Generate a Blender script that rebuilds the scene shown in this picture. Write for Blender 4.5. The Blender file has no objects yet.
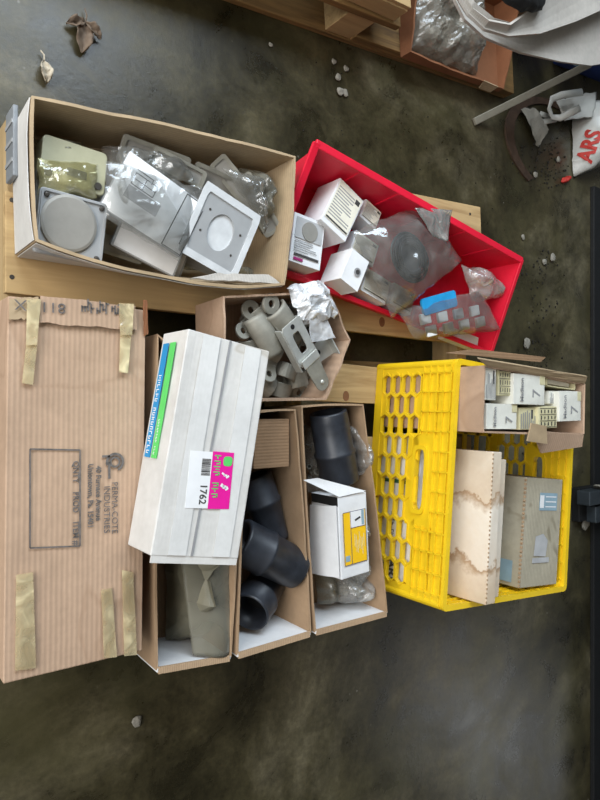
import bpy, bmesh, math, random
from mathutils import Vector, Matrix, Euler, noise
R = math.radians
rnd = random.Random(7)
scene = bpy.context.scene
COL = scene.collection
# ------------------------------------------------------------------ camera
HC, TILT, F = 1.2, R(37), 624.0
ct, st = math.cos(TILT), math.sin(TILT)
cam_d = bpy.data.cameras.new('camera'); cam = bpy.data.objects.new('camera', cam_d)
COL.objects.link(cam); cam.location = (0, 0, HC); cam.rotation_euler = (0, -TILT, 0)
cam_d.sensor_fit = 'VERTICAL'; cam_d.sensor_height = 24; cam_d.lens = F/800*24
cam_d.clip_start = .02
scene.camera = cam

def P(px, py, z):
    """a measured point of the photograph, put on the horizontal plane at height z"""
    u, v = (px-300)/F, (400-py)/F
    d = (HC-z)/(ct-u*st)
    return Vector((d*(u*ct+st), d*v, z))

def rect(tl, tr, br, bl, z):
    a, b, c, d = [P(*p, z) for p in (tl, tr, br, bl)]
    ctr = (a+b+c+d)/4
    ux = ((b-a)+(c-d))/2; uy = ((a-d)+(b-c))/2
    a1 = math.atan2(ux.y, ux.x); a2 = math.atan2(uy.y, uy.x)-math.pi/2
    return ctr, (a1+a2)/2, ux.length, uy.length

# ------------------------------------------------------------------ materials
MATS = {}
def nodes(name):
    m = bpy.data.materials.new(name); m.use_nodes = True
    nt = m.node_tree; nt.nodes.clear()
    out = nt.nodes.new('ShaderNodeOutputMaterial')
    return m, nt, out
def N(nt, t, **kw):
    n = nt.nodes.new(t)
    for k, v in kw.items():
        if k in n.inputs.keys() if isinstance(k, str) else False: n.inputs[k].default_value = v
        else: setattr(n, k, v)
    return n
def ramp(nt, fac, stops):
    r = nt.nodes.new('ShaderNodeValToRGB')
    e = r.color_ramp.elements
    while len(e) < len(stops): e.new(.5)
    for i, (p, c) in enumerate(stops):
        e[i].position = p; e[i].color = (*c, 1) if len(c) == 3 else c
    nt.links.new(fac, r.inputs[0]); return r
def mixc(nt, fac, a, b, mode='MIX'):
    m = nt.nodes.new('ShaderNodeMix'); m.data_type = 'RGBA'; m.blend_type = mode
    for s, v in ((m.inputs[0], fac), (m.inputs[6], a), (m.inputs[7], b)):
        if hasattr(v, 'links'): nt.links.new(v, s)
        elif isinstance(v, (int, float)): s.default_value = v
        else: s.default_value = (*v, 1)
    return m.outputs[2]
def tex(nt, scale, detail=4, rough=.55, vec=None, dist=0):
    t = nt.nodes.new('ShaderNodeTexNoise'); t.inputs['Scale'].default_value = scale
    t.inputs['Detail'].default_value = detail; t.inputs['Roughness'].default_value = rough
    t.inputs['Distortion'].default_value = dist
    if vec is not None: nt.links.new(vec, t.inputs['Vector'])
    return t.outputs[0]
def coords(nt, scale=(1, 1, 1), rot=(0, 0, 0)):
    tc = nt.nodes.new('ShaderNodeTexCoord'); mp = nt.nodes.new('ShaderNodeMapping')
    mp.inputs['Scale'].default_value = scale; mp.inputs['Rotation'].default_value = rot
    nt.links.new(tc.outputs['Object'], mp.inputs[0]); return mp.outputs[0]
def bump(nt, h, strength=.2, dist=.002):
    b = nt.nodes.new('ShaderNodeBump'); b.inputs['Strength'].default_value = strength
    b.inputs['Distance'].default_value = dist; nt.links.new(h, b.inputs['Height']); return b.outputs[0]
def principled(nt, out, color, rough=.6, metal=0, spec=.4, normal=None, **kw):
    p = nt.nodes.new('ShaderNodeBsdfPrincipled')
    for s, v in (('Base Color', color), ('Roughness', rough), ('Metallic', metal), ('Specular IOR Level', spec)):
        if hasattr(v, 'links'): nt.links.new(v, p.inputs[s])
        elif s == 'Base Color': p.inputs[s].default_value = (*v, 1)
        else: p.inputs[s].default_value = v
    for k, v in kw.items(): p.inputs[k.replace('_', ' ')].default_value = v
    if normal is not None: nt.links.new(normal, p.inputs['Normal'])
    nt.links.new(p.outputs[0], out.inputs[0]); return p

def mat_plain(name, c, rough=.6, metal=0, var=.12, scale=30, spec=.4, bstr=.0, dirt=None):
    m, nt, out = nodes(name)
    v = coords(nt)
    n = tex(nt, scale, 5, .6, v)
    lo = tuple(x*(1-var) for x in c); hi = tuple(min(1, x*(1+var)) for x in c)
    col = ramp(nt, n, [(.3, lo), (.7, hi)]).outputs[0]
    if dirt:
        d = tex(nt, 9, 6, .7, v)
        f = ramp(nt, d, [(.52, (0, 0, 0)), (.75, (1, 1, 1))]).outputs[0]
        col = mixc(nt, f, col, dirt)
    nm = bump(nt, n, bstr, .001) if bstr else None
    principled(nt, out, col, rough, metal, spec, nm)
    MATS[name] = m; return m

def mat_card(name, c, flute='x', stripe=.05, pitch=.0075, stain=None, stain_at=.6, wrinkle=.35):
    """corrugated board: faint flute lines, fibre mottling, wear"""
    m, nt, out = nodes(name)
    v = coords(nt)
    w = nt.nodes.new('ShaderNodeTexWave'); w.bands_direction = flute.upper()
    w.inputs['Scale'].default_value = .314/pitch; w.inputs['Distortion'].default_value = .6
    w.inputs['Detail'].default_value = 2
    nt.links.new(v, w.inputs['Vector'])
    n1 = tex(nt, 7, 6, .65, v); n2 = tex(nt, 90, 3, .6, v)
    col = ramp(nt, n1, [(.25, tuple(x*.82 for x in c)), (.75, tuple(min(1, x*1.12) for x in c))]).outputs[0]
    col = mixc(nt, stripe*2, col, w.outputs[0], 'OVERLAY')
    col = mixc(nt, .12, col, n2, 'OVERLAY')
    if stain:
        s = tex(nt, 5, 3, .5, v, .5)
        f = ramp(nt, s, [(stain_at-.02, (0, 0, 0)), (stain_at, (1, 1, 1)), (stain_at+.025, (.25, .25, .25)), (1, (.2, .2, .2))]).outputs[0]
        col = mixc(nt, f, col, stain)
    h = mixc(nt, .5, w.outputs[0], n1)
    principled(nt, out, col, .82, 0, .2, bump(nt, h, wrinkle, .0015))
    MATS[name] = m; return m

def mat_wood(name, c, dark, along='x'):
    m, nt, out = nodes(name)
    sc = (2, 26, 26) if along == 'x' else (26, 2, 26)
    v = coords(nt, sc)
    oi = nt.nodes.new('ShaderNodeObjectInfo')
    add = nt.nodes.new('ShaderNodeVectorMath'); add.operation = 'ADD'
    mul = nt.nodes.new('ShaderNodeMath'); mul.operation = 'MULTIPLY'; mul.inputs[1].default_value = 50
    nt.links.new(oi.outputs['Random'], mul.inputs[0]); nt.links.new(v, add.inputs[0]); nt.links.new(mul.outputs[0], add.inputs[1])
    n = tex(nt, 1.6, 5, .6, add.outputs[0], .8); n2 = tex(nt, 4, 3, .5, coords(nt))
    col = ramp(nt, n, [(.3, dark), (.55, c), (.8, tuple(min(1, x*1.2) for x in c))]).outputs[0]
    f = ramp(nt, n2, [(.45, (0, 0, 0)), (.75, (1, 1, 1))]).outputs[0]
    col = mixc(nt, f, col, tuple(x*.75 for x in c))
    principled(nt, out, col, .75, 0, .25, bump(nt, n, .25, .001))
    MATS[name] = m; return m

def mat_clear(name, tint=(.96, .97, .95), haze=(.75, .75, .72), base=.10, wr=22, rough=.14, gloss=.13):
    """thin clear film: mostly see-through, a little haze, shiny along its creases"""
    m, nt, out = nodes(name)
    v = coords(nt)
    n = tex(nt, wr, 2, .5, v, .8)
    b = bump(nt, n, .8, .006)
    tr = nt.nodes.new('ShaderNodeBsdfTransparent'); tr.inputs[0].default_value = (*tint, 1)
    df = nt.nodes.new('ShaderNodeBsdfDiffuse'); df.inputs[0].default_value = (*haze, 1); nt.links.new(b, df.inputs['Normal'])
    gl = nt.nodes.new('ShaderNodeBsdfGlossy'); gl.inputs['Roughness'].default_value = rough; nt.links.new(b, gl.inputs['Normal'])
    hz = ramp(nt, n, [(.35, (base*.6,)*3), (.6, (base,)*3), (.8, (min(1, base*2.2),)*3)]).outputs[0]
    m1 = nt.nodes.new('ShaderNodeMixShader'); nt.links.new(hz, m1.inputs[0]); nt.links.new(tr.outputs[0], m1.inputs[1]); nt.links.new(df.outputs[0], m1.inputs[2])
    fr = nt.nodes.new('ShaderNodeFresnel'); fr.inputs['IOR'].default_value = 1.35; nt.links.new(b, fr.inputs['Normal'])
    ad = nt.nodes.new('ShaderNodeMath'); ad.operation = 'ADD'; ad.use_clamp = True; ad.inputs[1].default_value = gloss; nt.links.new(fr.outputs[0], ad.inputs[0])
    m2 = nt.nodes.new('ShaderNodeMixShader'); nt.links.new(ad.outputs[0], m2.inputs[0]); nt.links.new(m1.outputs[0], m2.inputs[1]); nt.links.new(gl.outputs[0], m2.inputs[2])
    nt.links.new(m2.outputs[0], out.inputs[0]); MATS[name] = m; return m

def mat_floor():
    m, nt, out = nodes('stained_concrete')
    v = coords(nt)
    big = tex(nt, 1.6, 6, .62, v, .6); mid = tex(nt, 6, 8, .68, v, .4); fine = tex(nt, 70, 6, .75, v)
    col = ramp(nt, big, [(.34, (.017, .014, .006)), (.5, (.046, .038, .018)), (.66, (.120, .102, .062))]).outputs[0]
    f = ramp(nt, mid, [(.38, (.28, .28, .28)), (.66, (.8, .8, .8))]).outputs[0]
    col = mixc(nt, 1.0, col, f, 'OVERLAY')
    col = mixc(nt, .75, col, fine, 'OVERLAY')
    g = tex(nt, 2.3, 4, .6, coords(nt, rot=(0, 0, 1)))
    gf = ramp(nt, g, [(.5, (0, 0, 0)), (.7, (.55, .55, .55))]).outputs[0]
    col = mixc(nt, gf, col, (.080, .072, .032))
    vo = nt.nodes.new('ShaderNodeTexVoronoi'); vo.inputs['Scale'].default_value = 34; nt.links.new(v, vo.inputs['Vector'])
    sp = ramp(nt, vo.outputs['Distance'], [(.05, (1, 1, 1)), (.12, (0, 0, 0))]).outputs[0]
    gate = ramp(nt, tex(nt, 5, 4, .7, v), [(.58, (0, 0, 0)), (.66, (.8, .8, .8))]).outputs[0]
    spk = mixc(nt, 1.0, sp, gate, 'MULTIPLY')
    col = mixc(nt, spk, col, (.24, .22, .18))
    rg = ramp(nt, mid, [(.3, (.22, .22, .22)), (.7, (.42, .42, .42))]).outputs[0]
    principled(nt, out, col, rg, 0, .42, bump(nt, fine, .2, .002))
    MATS['stained_concrete'] = m; return m

M_floor = mat_floor()
M_brown = mat_card('brown_board', (.44, .30, .205), 'x', .03, .0075, stain=(.385, .255, .17), stain_at=.60)
M_brownw = mat_card('brown_board_inside', (.36, .24, .145), 'x', .03, .0075)
M_tan = mat_card('tan_board', (.42, .31, .19), 'z', .03, .006)
M_dkbrown = mat_card('dim_brown_board', (.30, .185, .105), 'y', .03, .006)
M_orange = mat_card('orange_brown_board', (.25, .105, .05), 'x', .03, .006)
M_whitebrd = mat_card('white_faced_board', (.60, .58, .545), 'x', .004, .006, stain=(.50, .46, .40), stain_at=.66, wrinkle=.06)
M_whitetape = mat_card('white_paper_tape', (.635, .625, .60), 'x', 0, .006, wrinkle=.06)
M_whiteclean = mat_card('clean_white_board', (.72, .72, .72), 'x', .0, .006, wrinkle=.08)
M_flap = mat_card('pale_lined_board', (.43, .395, .35), 'x', .02, .006)
M_kraft = mat_card('kraft_edge', (.42, .29, .18), 'x', .05, .004)
def mat_stain():
    m, nt, out = nodes('water_stained_board'); v = coords(nt)
    sp = nt.nodes.new('ShaderNodeSeparateXYZ'); nt.links.new(v, sp.inputs[0])
    n = tex(nt, 16, 4, .6, v); n2 = tex(nt, 60, 3, .6, v)
    def mth(op, a, b):
        k = nt.nodes.new('ShaderNodeMath'); k.operation = op
        for q, x in enumerate((a, b)):
            if hasattr(x, 'links'): nt.links.new(x, k.inputs[q])
            else: k.inputs[q].default_value = x
        return k.outputs[0]
    t = mth('ADD', mth('MULTIPLY', sp.outputs['Y'], 3.0), mth('MULTIPLY', mth('ADD', n, -.5), .42))
    t = mth('ADD', t, .5)
    cream, tan, edge = (.72, .62, .50), (.60, .47, .33), (.40, .26, .15)
    c = ramp(nt, t, [(.0, tan), (.20, (.66, .54, .41)), (.262, edge), (.285, cream), (.60, (.76, .68, .57)), (.685, edge), (.70, (.62, .50, .37)), (1.0, (.70, .60, .47))]).outputs[0]
    c = mixc(nt, .12, c, n2, 'OVERLAY')
    principled(nt, out, c, .85, 0, .2, bump(nt, n, .2, .001)); return m
M_stain = mat_stain()
M_worn = mat_card('worn_grey_tan_board', (.42, .375, .28), 'x', .02, .006, stain=(.26, .225, .155), stain_at=.58, wrinkle=.6)
M_wood = mat_wood('pine', (.50, .345, .165), (.33, .205, .09))
M_woody = mat_wood('pine_crosswise', (.46, .325, .165), (.31, .20, .09), 'y')
M_wood2 = mat_wood('amber_pine', (.24, .14, .05), (.08, .045, .02))
M_knot = mat_plain('knot', (.20, .09, .04), .7)
M_nail = mat_plain('nail', (.08, .07, .06), .5, .6)
M_red = mat_plain('red_plastic', (.68, .010, .035), .42, 0, .10, 12, .4)
M_yellow = mat_plain('yellow_plastic', (.80, .53, .012), .42, 0, .07, 20, .45)
M_black = mat_plain('black_rubbery_coating', (.022, .025, .032), .42, 0, .35, 40, .5, .05)
M_blackin = mat_plain('black_opening_shade', (.01, .01, .01), .6)  # shade inside openings, put into the colour
M_copper = mat_plain('copper', (.55, .22, .10), .35, .8)
M_galv = mat_plain('galvanised_steel', (.31, .30, .255), .5, .45, .2, 40, .5, .05)
M_zinc = mat_plain('bright_zinc', (.62, .63, .59), .32, .55, .15, 30)
M_cast = mat_plain('cast_grey', (.28, .265, .22), .55, .3, .2, 30)
M_greyp = mat_plain('grey_enamel', (.34, .345, .345), .45, .1, .06, 30)
M_greyd = mat_plain('grey_enamel_face', (.29, .275, .245), .5, .1, .08, 30)
M_gasket = mat_plain('pale_gasket', (.55, .56, .56), .6)
M_paper = mat_plain('white_paper', (.74, .74, .74), .7, 0, .04)
M_paperb = mat_plain('bright_white_paper', (.88, .88, .88), .7, 0, .03)
M_papery = mat_plain('yellowed_paper', (.60, .545, .33), .75, 0, .1, 25)
M_paperd = mat_plain('grey_paper', (.42, .42, .42), .7)
M_cream = mat_plain('cream_plastic', (.74, .70, .58), .4)
M_ink = mat_plain('dark_ink', (.05, .047, .045), .8, 0, .3, 200)
M_inkbox = mat_plain('faded_ink_on_board', (.13, .115, .105), .85, 0, .4, 150)
M_inkg = mat_plain('grey_ink', (.27, .27, .27), .8, 0, .1)
M_blue = mat_plain('blue_ink', (.02, .24, .50), .6, 0, .06)
M_green = mat_plain('green_ink', (.10, .55, .12), .6, 0, .06)
M_magenta = mat_plain('magenta_label', (.70, .01, .28), .5, 0, .05)
M_labely = mat_plain('yellow_label', (.85, .50, .01), .5, 0, .03)
M_labelb = mat_plain('blue_grey_label', (.25, .36, .42), .7, 0, .1)
M_navy = mat_plain('dark_blue_line', (.03, .04, .12), .6)
M_redink = mat_plain('red_ink', (.45, .03, .02), .6)
M_purple = mat_plain('purple_ink', (.30, .02, .13), .6)
M_tape = mat_clear('yellowed_tape', (1, .97, .86), (.86, .72, .44), .42, 30, .2, .05)
M_clear = mat_clear('clear_film', (.98, .98, .97), base=.09, gloss=.07)
M_clearw = mat_clear('milky_film', (.9, .9, .88), (.68, .66, .61), .30, 30, .22, .08)
M_clearg = mat_clear('dull_green_film', (.80, .80, .72), (.44, .42, .34), .30, 14, .25, .06)
M_clearw2 = mat_clear('white_film', (.8, .8, .8), (.88, .89, .9), .72, 40, .3)
M_clearb = mat_clear('grey_hazy_film', (.9, .9, .88), (.58, .57, .53), .15, 20, .14, .09)
M_offwhite = mat_plain('aged_white_paper', (.68, .665, .59), .75, 0, .07, 40)
M_wrapg = mat_plain('olive_wrap', (.20, .185, .13), .4, 0, .2, 18, .5, .2)
M_bagw = mat_plain('white_carrier_film', (.44, .43, .39), .35, 0, .06, 12, .5)
M_blue_pl = mat_plain('blue_plastic', (.012, .03, .14), .4)
M_bluepad = mat_plain('bright_blue_plastic', (.02, .30, .62), .4)
M_steel = mat_plain('dark_painted_steel', (.045, .055, .062), .45, .3, .2, 15)
M_steelb = mat_plain('black_steel', (.012, .012, .012), .6, .2)
M_rust = mat_plain('rusty_iron', (.062, .036, .022), .8, .2, .35, 40)
M_leaf = mat_plain('dry_leaf', (.13, .09, .06), .8, 0, .3, 60)
M_leafp = mat_plain('pale_dry_leaf', (.42, .36, .27), .8, 0, .25, 60)
M_chip = mat_plain('pale_chip', (.24, .22, .18), .8, 0, .2, 80)
M_soil = mat_plain('dark_crumbs', (.018, .015, .011), .9)
M_alu = mat_plain('dull_strip', (.21, .19, .145), .5, .2, .1)

# ------------------------------------------------------------------ mesh builder
class MB:
    def __init__(s): s.bm = bmesh.new()
    def hexa(s, bot, top):
        v = [s.bm.verts.new(p) for p in list(bot)+list(top)]
        n = len(bot)
        s.bm.faces.new([v[i] for i in reversed(range(n))]); s.bm.faces.new([v[n+i] for i in range(n)])
        for i in range(n):
            j = (i+1) % n; s.bm.faces.new((v[i], v[j], v[n+j], v[n+i]))
        return s
    def box(s, c, size, M=None, rz=0):
        x, y, z = [k/2 for k in size]
        Rm = Matrix.Rotation(rz, 4, 'Z') if rz else Matrix.Identity(4)
        T = Matrix.Translation(c) @ Rm
        if M is not None: T = M @ T
        pts = [(-x, -y), (x, -y), (x, y), (-x, y)]
        return s.hexa([T @ Vector((a, b, -z)) for a, b in pts], [T @ Vector((a, b, z)) for a, b in pts])
    def prism(s, pts, z0, z1, M=None):
        M = M or Matrix.Identity(4)
        return s.hexa([M @ Vector((a, b, z0)) for a, b in pts], [M @ Vector((a, b, z1)) for a, b in pts])
    def ring(s, outer, inner, z0, z1, M=None):
        M = M or Matrix.Identity(4); n = len(outer); bm = s.bm
        vs = [[bm.verts.new(M @ Vector((a, b, z))) for a, b in L] for L in (outer, inner) for z in (z0, z1)]
        ob, ot, ib, it = vs
        for i in range(n):
            j = (i+1) % n
            bm.faces.new((ot[i], ot[j], it[j], it[i])); bm.faces.new((ob[j], ob[i], ib[i], ib[j]))
            bm.faces.new((ob[i], ob[j], ot[j], ot[i])); bm.faces.new((ib[j], ib[i], it[i], it[j]))
        return s
    def lathe(s, prof, M=None, seg=32, closed=True):
        """profile (x along the axis, r); axis is local X"""
        M = M or Matrix.Identity(4); bm = s.bm; rows = []
        for x, r in prof:
            rows.append([bm.verts.new(M @ Vector((x, r*math.cos(a), r*math.sin(a)))) for a in [2*math.pi*k/seg for k in range(seg)]])
        m = len(rows)
        for i in range(m if closed else m-1):
            a, b = rows[i], rows[(i+1) % m]
            for k in range(seg):
                l = (k+1) % seg; bm.faces.new((a[k], b[k], b[l], a[l]))
        if not closed:
            bm.faces.new(rows[0]); bm.faces.new(list(reversed(rows[-1])))
        return s
    def tube(s, pts, r, seg=10, flat=1.0):
        bm = s.bm; rows = []; pts = [Vector(p) for p in pts]
        for i, p in enumerate(pts):
            t = (pts[min(i+1, len(pts)-1)]-pts[max(i-1, 0)]).normalized()
            up = Vector((0, 0, 1)) if abs(t.z) < .9 else Vector((1, 0, 0))
            a = t.cross(up).normalized(); b = a.cross(t).normalized()
            rr = r[i] if isinstance(r, (list, tuple)) else r
            rows.append([bm.verts.new(p+a*rr*math.cos(w)+b*rr*flat*math.sin(w)) for w in [2*math.pi*k/seg for k in range(seg)]])
        for i in range(len(rows)-1):
            for k in range(seg):
                l = (k+1) % seg; bm.faces.new((rows[i][k], rows[i][l], rows[i+1][l], rows[i+1][k]))
        bm.faces.new(list(reversed(rows[0]))); bm.faces.new(rows[-1]); return s
    def strip(s, prof, w, th, M=None):
        """a bent band: polyline prof in local XZ, thickness th, width w along Y"""
        M = M or Matrix.Identity(4); n = len(prof); o = []
        for i, (x, z) in enumerate(prof):
            x0, z0 = prof[max(i-1, 0)]; x1, z1 = prof[min(i+1, n-1)]
            t = Vector((x1-x0, z1-z0)).normalized(); o.append((x-t.y*th, z+t.x*th))
        bm = s.bm
        V = [[bm.verts.new(M @ Vector((x, y, z))) for x, z in L] for L in (prof, o) for y in (-w/2, w/2)]
        a, b, c, d = V
        for i in range(n-1):
            bm.faces.new((a[i], b[i], b[i+1], a[i+1])); bm.faces.new((c[i+1], d[i+1], d[i], c[i]))
            bm.faces.new((a[i+1], c[i+1], c[i], a[i])); bm.faces.new((b[i], d[i], d[i+1], b[i+1]))
        bm.faces.new((a[0], c[0], d[0], b[0])); bm.faces.new((a[-1], b[-1], d[-1], c[-1])); return s
    def grid(s, f, nu, nv):
        bm = s.bm
        g = [[bm.verts.new(f(i/nu, j/nv)) for j in range(nv+1)] for i in range(nu+1)]
        for i in range(nu):
            for j in range(nv):
                bm.faces.new((g[i][j], g[i+1][j], g[i+1][j+1], g[i][j+1]))
        return s
    def build(s, name, mat, parent=None, smooth=False, bevel=0, seg=2, solid=0, sub=0, weld=False, world=False, off=0):
        bm = s.bm
        if weld: bmesh.ops.remove_doubles(bm, verts=bm.verts, dist=.0004)
        bmesh.ops.recalc_face_normals(bm, faces=bm.faces)
        if world and parent is not None:
            bm.transform(root_matrix(parent).inverted())
        me = bpy.data.meshes.new(name); bm.to_mesh(me); bm.free()
        me.materials.append(mat)
        for p in me.polygons: p.use_smooth = smooth
        o = bpy.data.objects.new(name, me); COL.objects.link(o)
        if parent is not None: o.parent = parent
        if sub:
            md = o.modifiers.new('sub', 'SUBSURF'); md.levels = md.render_levels = sub
        if solid:
            md = o.modifiers.new('solid', 'SOLIDIFY'); md.thickness = solid; md.offset = off
        if bevel:
            md = o.modifiers.new('bevel', 'BEVEL'); md.width = bevel; md.segments = seg; md.limit_method = 'ANGLE'; md.angle_limit = R(40)
        return o

def root_matrix(o):
    M = o.matrix_basis.copy()
    while o.parent is not None:
        o = o.parent; M = o.matrix_basis @ M
    return M
def tag(o, label, cat, group=None):
    o['label'] = label; o['category'] = cat
    if group: o['group'] = group
    return o
def thing(name, label, cat, loc=(0, 0, 0), rz=0, group=None, rot=None):
    o = bpy.data.objects.new(name, None); COL.objects.link(o); o.empty_display_size = .02
    o.location = loc; o.rotation_euler = rot if rot else (0, 0, rz)
    return tag(o, label, cat, group)
def dup(o, loc, rot, label=None, scale=None):
    r = o.copy(); COL.objects.link(r); r.location = loc; r.rotation_euler = rot
    if scale: r.scale = scale
    if label: r['label'] = label
    for ch in list(o.children):
        c = ch.copy(); COL.objects.link(c); c.parent = r
        for g in list(ch.children):
            d = g.copy(); COL.objects.link(d); d.parent = c
    return r

def text(body, M, size, mat, parent, name='printed_text', world=False, align='LEFT', sx=1.0, thick=.0002, bold=0):
    cu = bpy.data.curves.new(name, 'FONT'); cu.body = body; cu.size = size; cu.align_x = align; cu.extrude = thick
    cu.offset = bold; cu.resolution_u = 3
    t = bpy.data.objects.new('tmp', cu); COL.objects.link(t)
    dg = bpy.context.evaluated_depsgraph_get()
    me = bpy.data.meshes.new_from_object(t.evaluated_get(dg)); me.name = name
    bpy.data.objects.remove(t)
    S = Matrix.Diagonal((sx, 1, 1, 1))
    T = M @ S
    if world: T = root_matrix(parent).inverted() @ T
    me.transform(T); me.materials.clear(); me.materials.append(mat)
    o = bpy.data.objects.new(name, me); COL.objects.link(o); o.parent = parent
    return o
def frame(o, xa, ya):
    xa = Vector(xa).normalized(); ya = Vector(ya); za = xa.cross(ya).normalized(); ya = za.cross(xa)
    M = Matrix.Identity(4)
    for i, a in enumerate((xa, ya, za)):
        for k in range(3): M[k][i] = a[k]
    for k in range(3): M[k][3] = o[k]
    return M
DOWN = ((0, -1, 0), (1, 0, 0))      # text reading towards -Y with its letters' tops towards +X

def hexpts(rx, ry, n=6, rot=0):
    return [(rx*math.cos(2*math.pi*k/n+rot), ry*math.sin(2*math.pi*k/n+rot)) for k in range(n)]
def ringpts(kind, a, b, n=48):
    pts = []
    for k in range(n):
        w = 2*math.pi*(k+.5)/n; c, s_ = math.cos(w), math.sin(w)
        if kind == 'rect':
            t = min(a/max(abs(c), 1e-6), b/max(abs(s_), 1e-6)); pts.append((c*t, s_*t))
        elif kind == 'slot':   # superellipse
            e = 2/5.0; pts.append((a*abs(c)**e*(1 if c > 0 else -1), b*abs(s_)**e*(1 if s_ > 0 else -1)))
        else: pts.append((a*c, b*s_))
    return pts
def rrect(w, l, r, n=5):
    pts = []
    for cx, cy, a0 in ((w/2-r, l/2-r, 0), (-w/2+r, l/2-r, 90), (-w/2+r, -l/2+r, 180), (w/2-r, -l/2+r, 270)):
        for k in range(n+1):
            a = R(a0+90*k/n); pts.append((cx+r*math.cos(a), cy+r*math.sin(a)))
    return pts

def lerp4(q, u, v):
    """q = TL, TR, BR, BL"""
    return (q[3]*(1-u)+q[2]*u)*(1-v)+(q[0]*(1-u)+q[1]*u)*v

def pillow(q, H, seed, nu=26, nv=26, rough=.35, freq=28, edge=.006, power=.6):
    """crumpled closed bag over the quad q (world points), H thick"""
    off = Vector((seed*7.3, seed*3.1, seed*1.7)); mb = MB()
    def side(top):
        def f(u, v):
            p = lerp4(q, u, v)
            e = max(0, min(1, (4*u*(1-u))))*max(0, min(1, (4*v*(1-v)))); e = e**power
            n = noise.noise(p*freq+off); n2 = noise.ridged_multi_fractal(p*freq*.8+off, 1.0, 2.0, 4, 1.0, 2.0)
            d = Vector((noise.noise(p*40+off), noise.noise(p*40+off+Vector((9, 2, 5))), 0))*edge
            z = H*e*(1+rough*(n+.5*(n2-1))) if top else H*.0
            if top and e > 0: z += H*.04*abs(n2)
            return p+d+Vector((0, 0, max(z, 0)))
        return f
    mb.grid(side(True), nu, nv); mb.grid(side(False), nu, nv)
    return mb
def sheet(q, amp, seed, nu=20, nv=20, freq=22, edge=.004, lift=None):
    off = Vector((seed*5.3, seed*2.1, seed*1.1)); mb = MB()
    def f(u, v):
        p = lerp4(q, u, v)
        n = noise.ridged_multi_fractal(p*freq+off, 1.0, 2.0, 3, 1.0, 2.0)-.9
        d = Vector((noise.noise(p*45+off), noise.noise(p*45+off+Vector((9, 2, 5))), 0))*edge
        z = amp*(n*.6+noise.noise(p*freq*.6+off))
        if lift: z += lift(u, v)
        return p+d+Vector((0, 0, z))
    return mb.grid(f, nu, nv)

def carton_shell(base, rim, seed, n=10, m=5, bulge=.004, rag=.004, floor=True, skip=(), bulges={}):
    """four walls and a floor as one connected sheet (world points, corners TL TR BR BL)"""
    off = Vector((seed*3.7, seed*9.1, 0)); mb = MB()
    c = sum((p for p in base), Vector())/4
    for k in range(4):
        if k in skip: continue
        a, b, d, e = base[k], base[(k+1) % 4], rim[(k+1) % 4], rim[k]
        nrm = (b-a).cross(Vector((0, 0, 1))).normalized()
        if nrm.dot((a+b)/2-c) < 0: nrm = -nrm
        def f(u, v, a=a, b=b, d=d, e=e, nrm=nrm, k=k):
            p = (a*(1-u)+b*u)*(1-v)+(e*(1-u)+d*u)*v
            w = 4*u*(1-u)*v
            p = p+nrm*(bulges.get(k, bulge))*w*(1+.5*noise.noise(p*9+off))
            if v > .99: p = p+Vector((0, 0, rag*noise.noise(p*22+off)*min(1, 6*u*(1-u))))
            return p
        mb.grid(f, n, m)
    if floor: mb.hexa([p+Vector((0, 0, .0005)) for p in base], [p+Vector((0, 0, .003)) for p in base])
    return mb

def closed_carton(name, label, cat, ctr, ang, w, l, z0, z1, mat, group=None, bevel=.002, tilt=(0, 0), body='body'):
    t = thing(name, label, cat, (ctr.x, ctr.y, z0), ang, group)
    if tilt != (0, 0): t.rotation_euler = (Matrix.Rotation(ang, 3, 'Z') @ Matrix.Rotation(tilt[1], 3, 'Y') @ Matrix.Rotation(tilt[0], 3, 'X')).to_euler()
    h = z1-z0; mb = MB()
    def face(o, a, b):
        o, a, b = Vector(o), Vector(a), Vector(b); nn = a.cross(b).normalized()
        def f(u, v):
            p = o+a*u+b*v
            return p-nn*(.0022*noise.noise(p*8+ctr*5)+.0008*noise.noise(p*30))*min(1, 8*u*(1-u))*min(1, 8*v*(1-v))
        mb.grid(f, 10, 10)
    x, y = w/2, l/2
    face((-x, -y, h), (w, 0, 0), (0, l, 0)); face((-x, y, 0), (w, 0, 0), (0, -l, 0))
    face((-x, -y, 0), (w, 0, 0), (0, 0, h)); face((x, y, 0), (-w, 0, 0), (0, 0, h))
    face((-x, y, 0), (0, -l, 0), (0, 0, h)); face((x, -y, 0), (0, l, 0), (0, 0, h))
    mb.build(body, mat, t, smooth=False, weld=True, bevel=bevel)
    return t
def patch(parent, name, mat, c, size, th=.0004, label=None, rz=0, bend=None):
    o = MB().box(c, (size[0], size[1], th), rz=rz).build(name, mat, parent)
    if label: o['label'] = label
    return o

# ------------------------------------------------------------------ floor
def setting(name, c, size, m):
    o = MB().box(c, size).build(name, m); o['kind'] = 'structure'; return o
M_wallp = mat_plain('dingy_block_wall', (.20, .19, .17), .9, 0, .15, 4)
setting('floor', (1.1, 0, -.05), (7.6, 7.2, .1), M_floor)
setting('ceiling', (1.1, 0, 3.35), (7.6, 7.2, .1), M_wallp)
setting('wall_far', (4.85, 0, 1.65), (.1, 7.2, 3.3), M_wallp)
setting('wall_left', (1.1, 3.55, 1.65), (7.4, .1, 3.3), M_wallp)
setting('wall_right', (1.1, -3.55, 1.65), (7.4, .1, 3.3), M_wallp)

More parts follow.
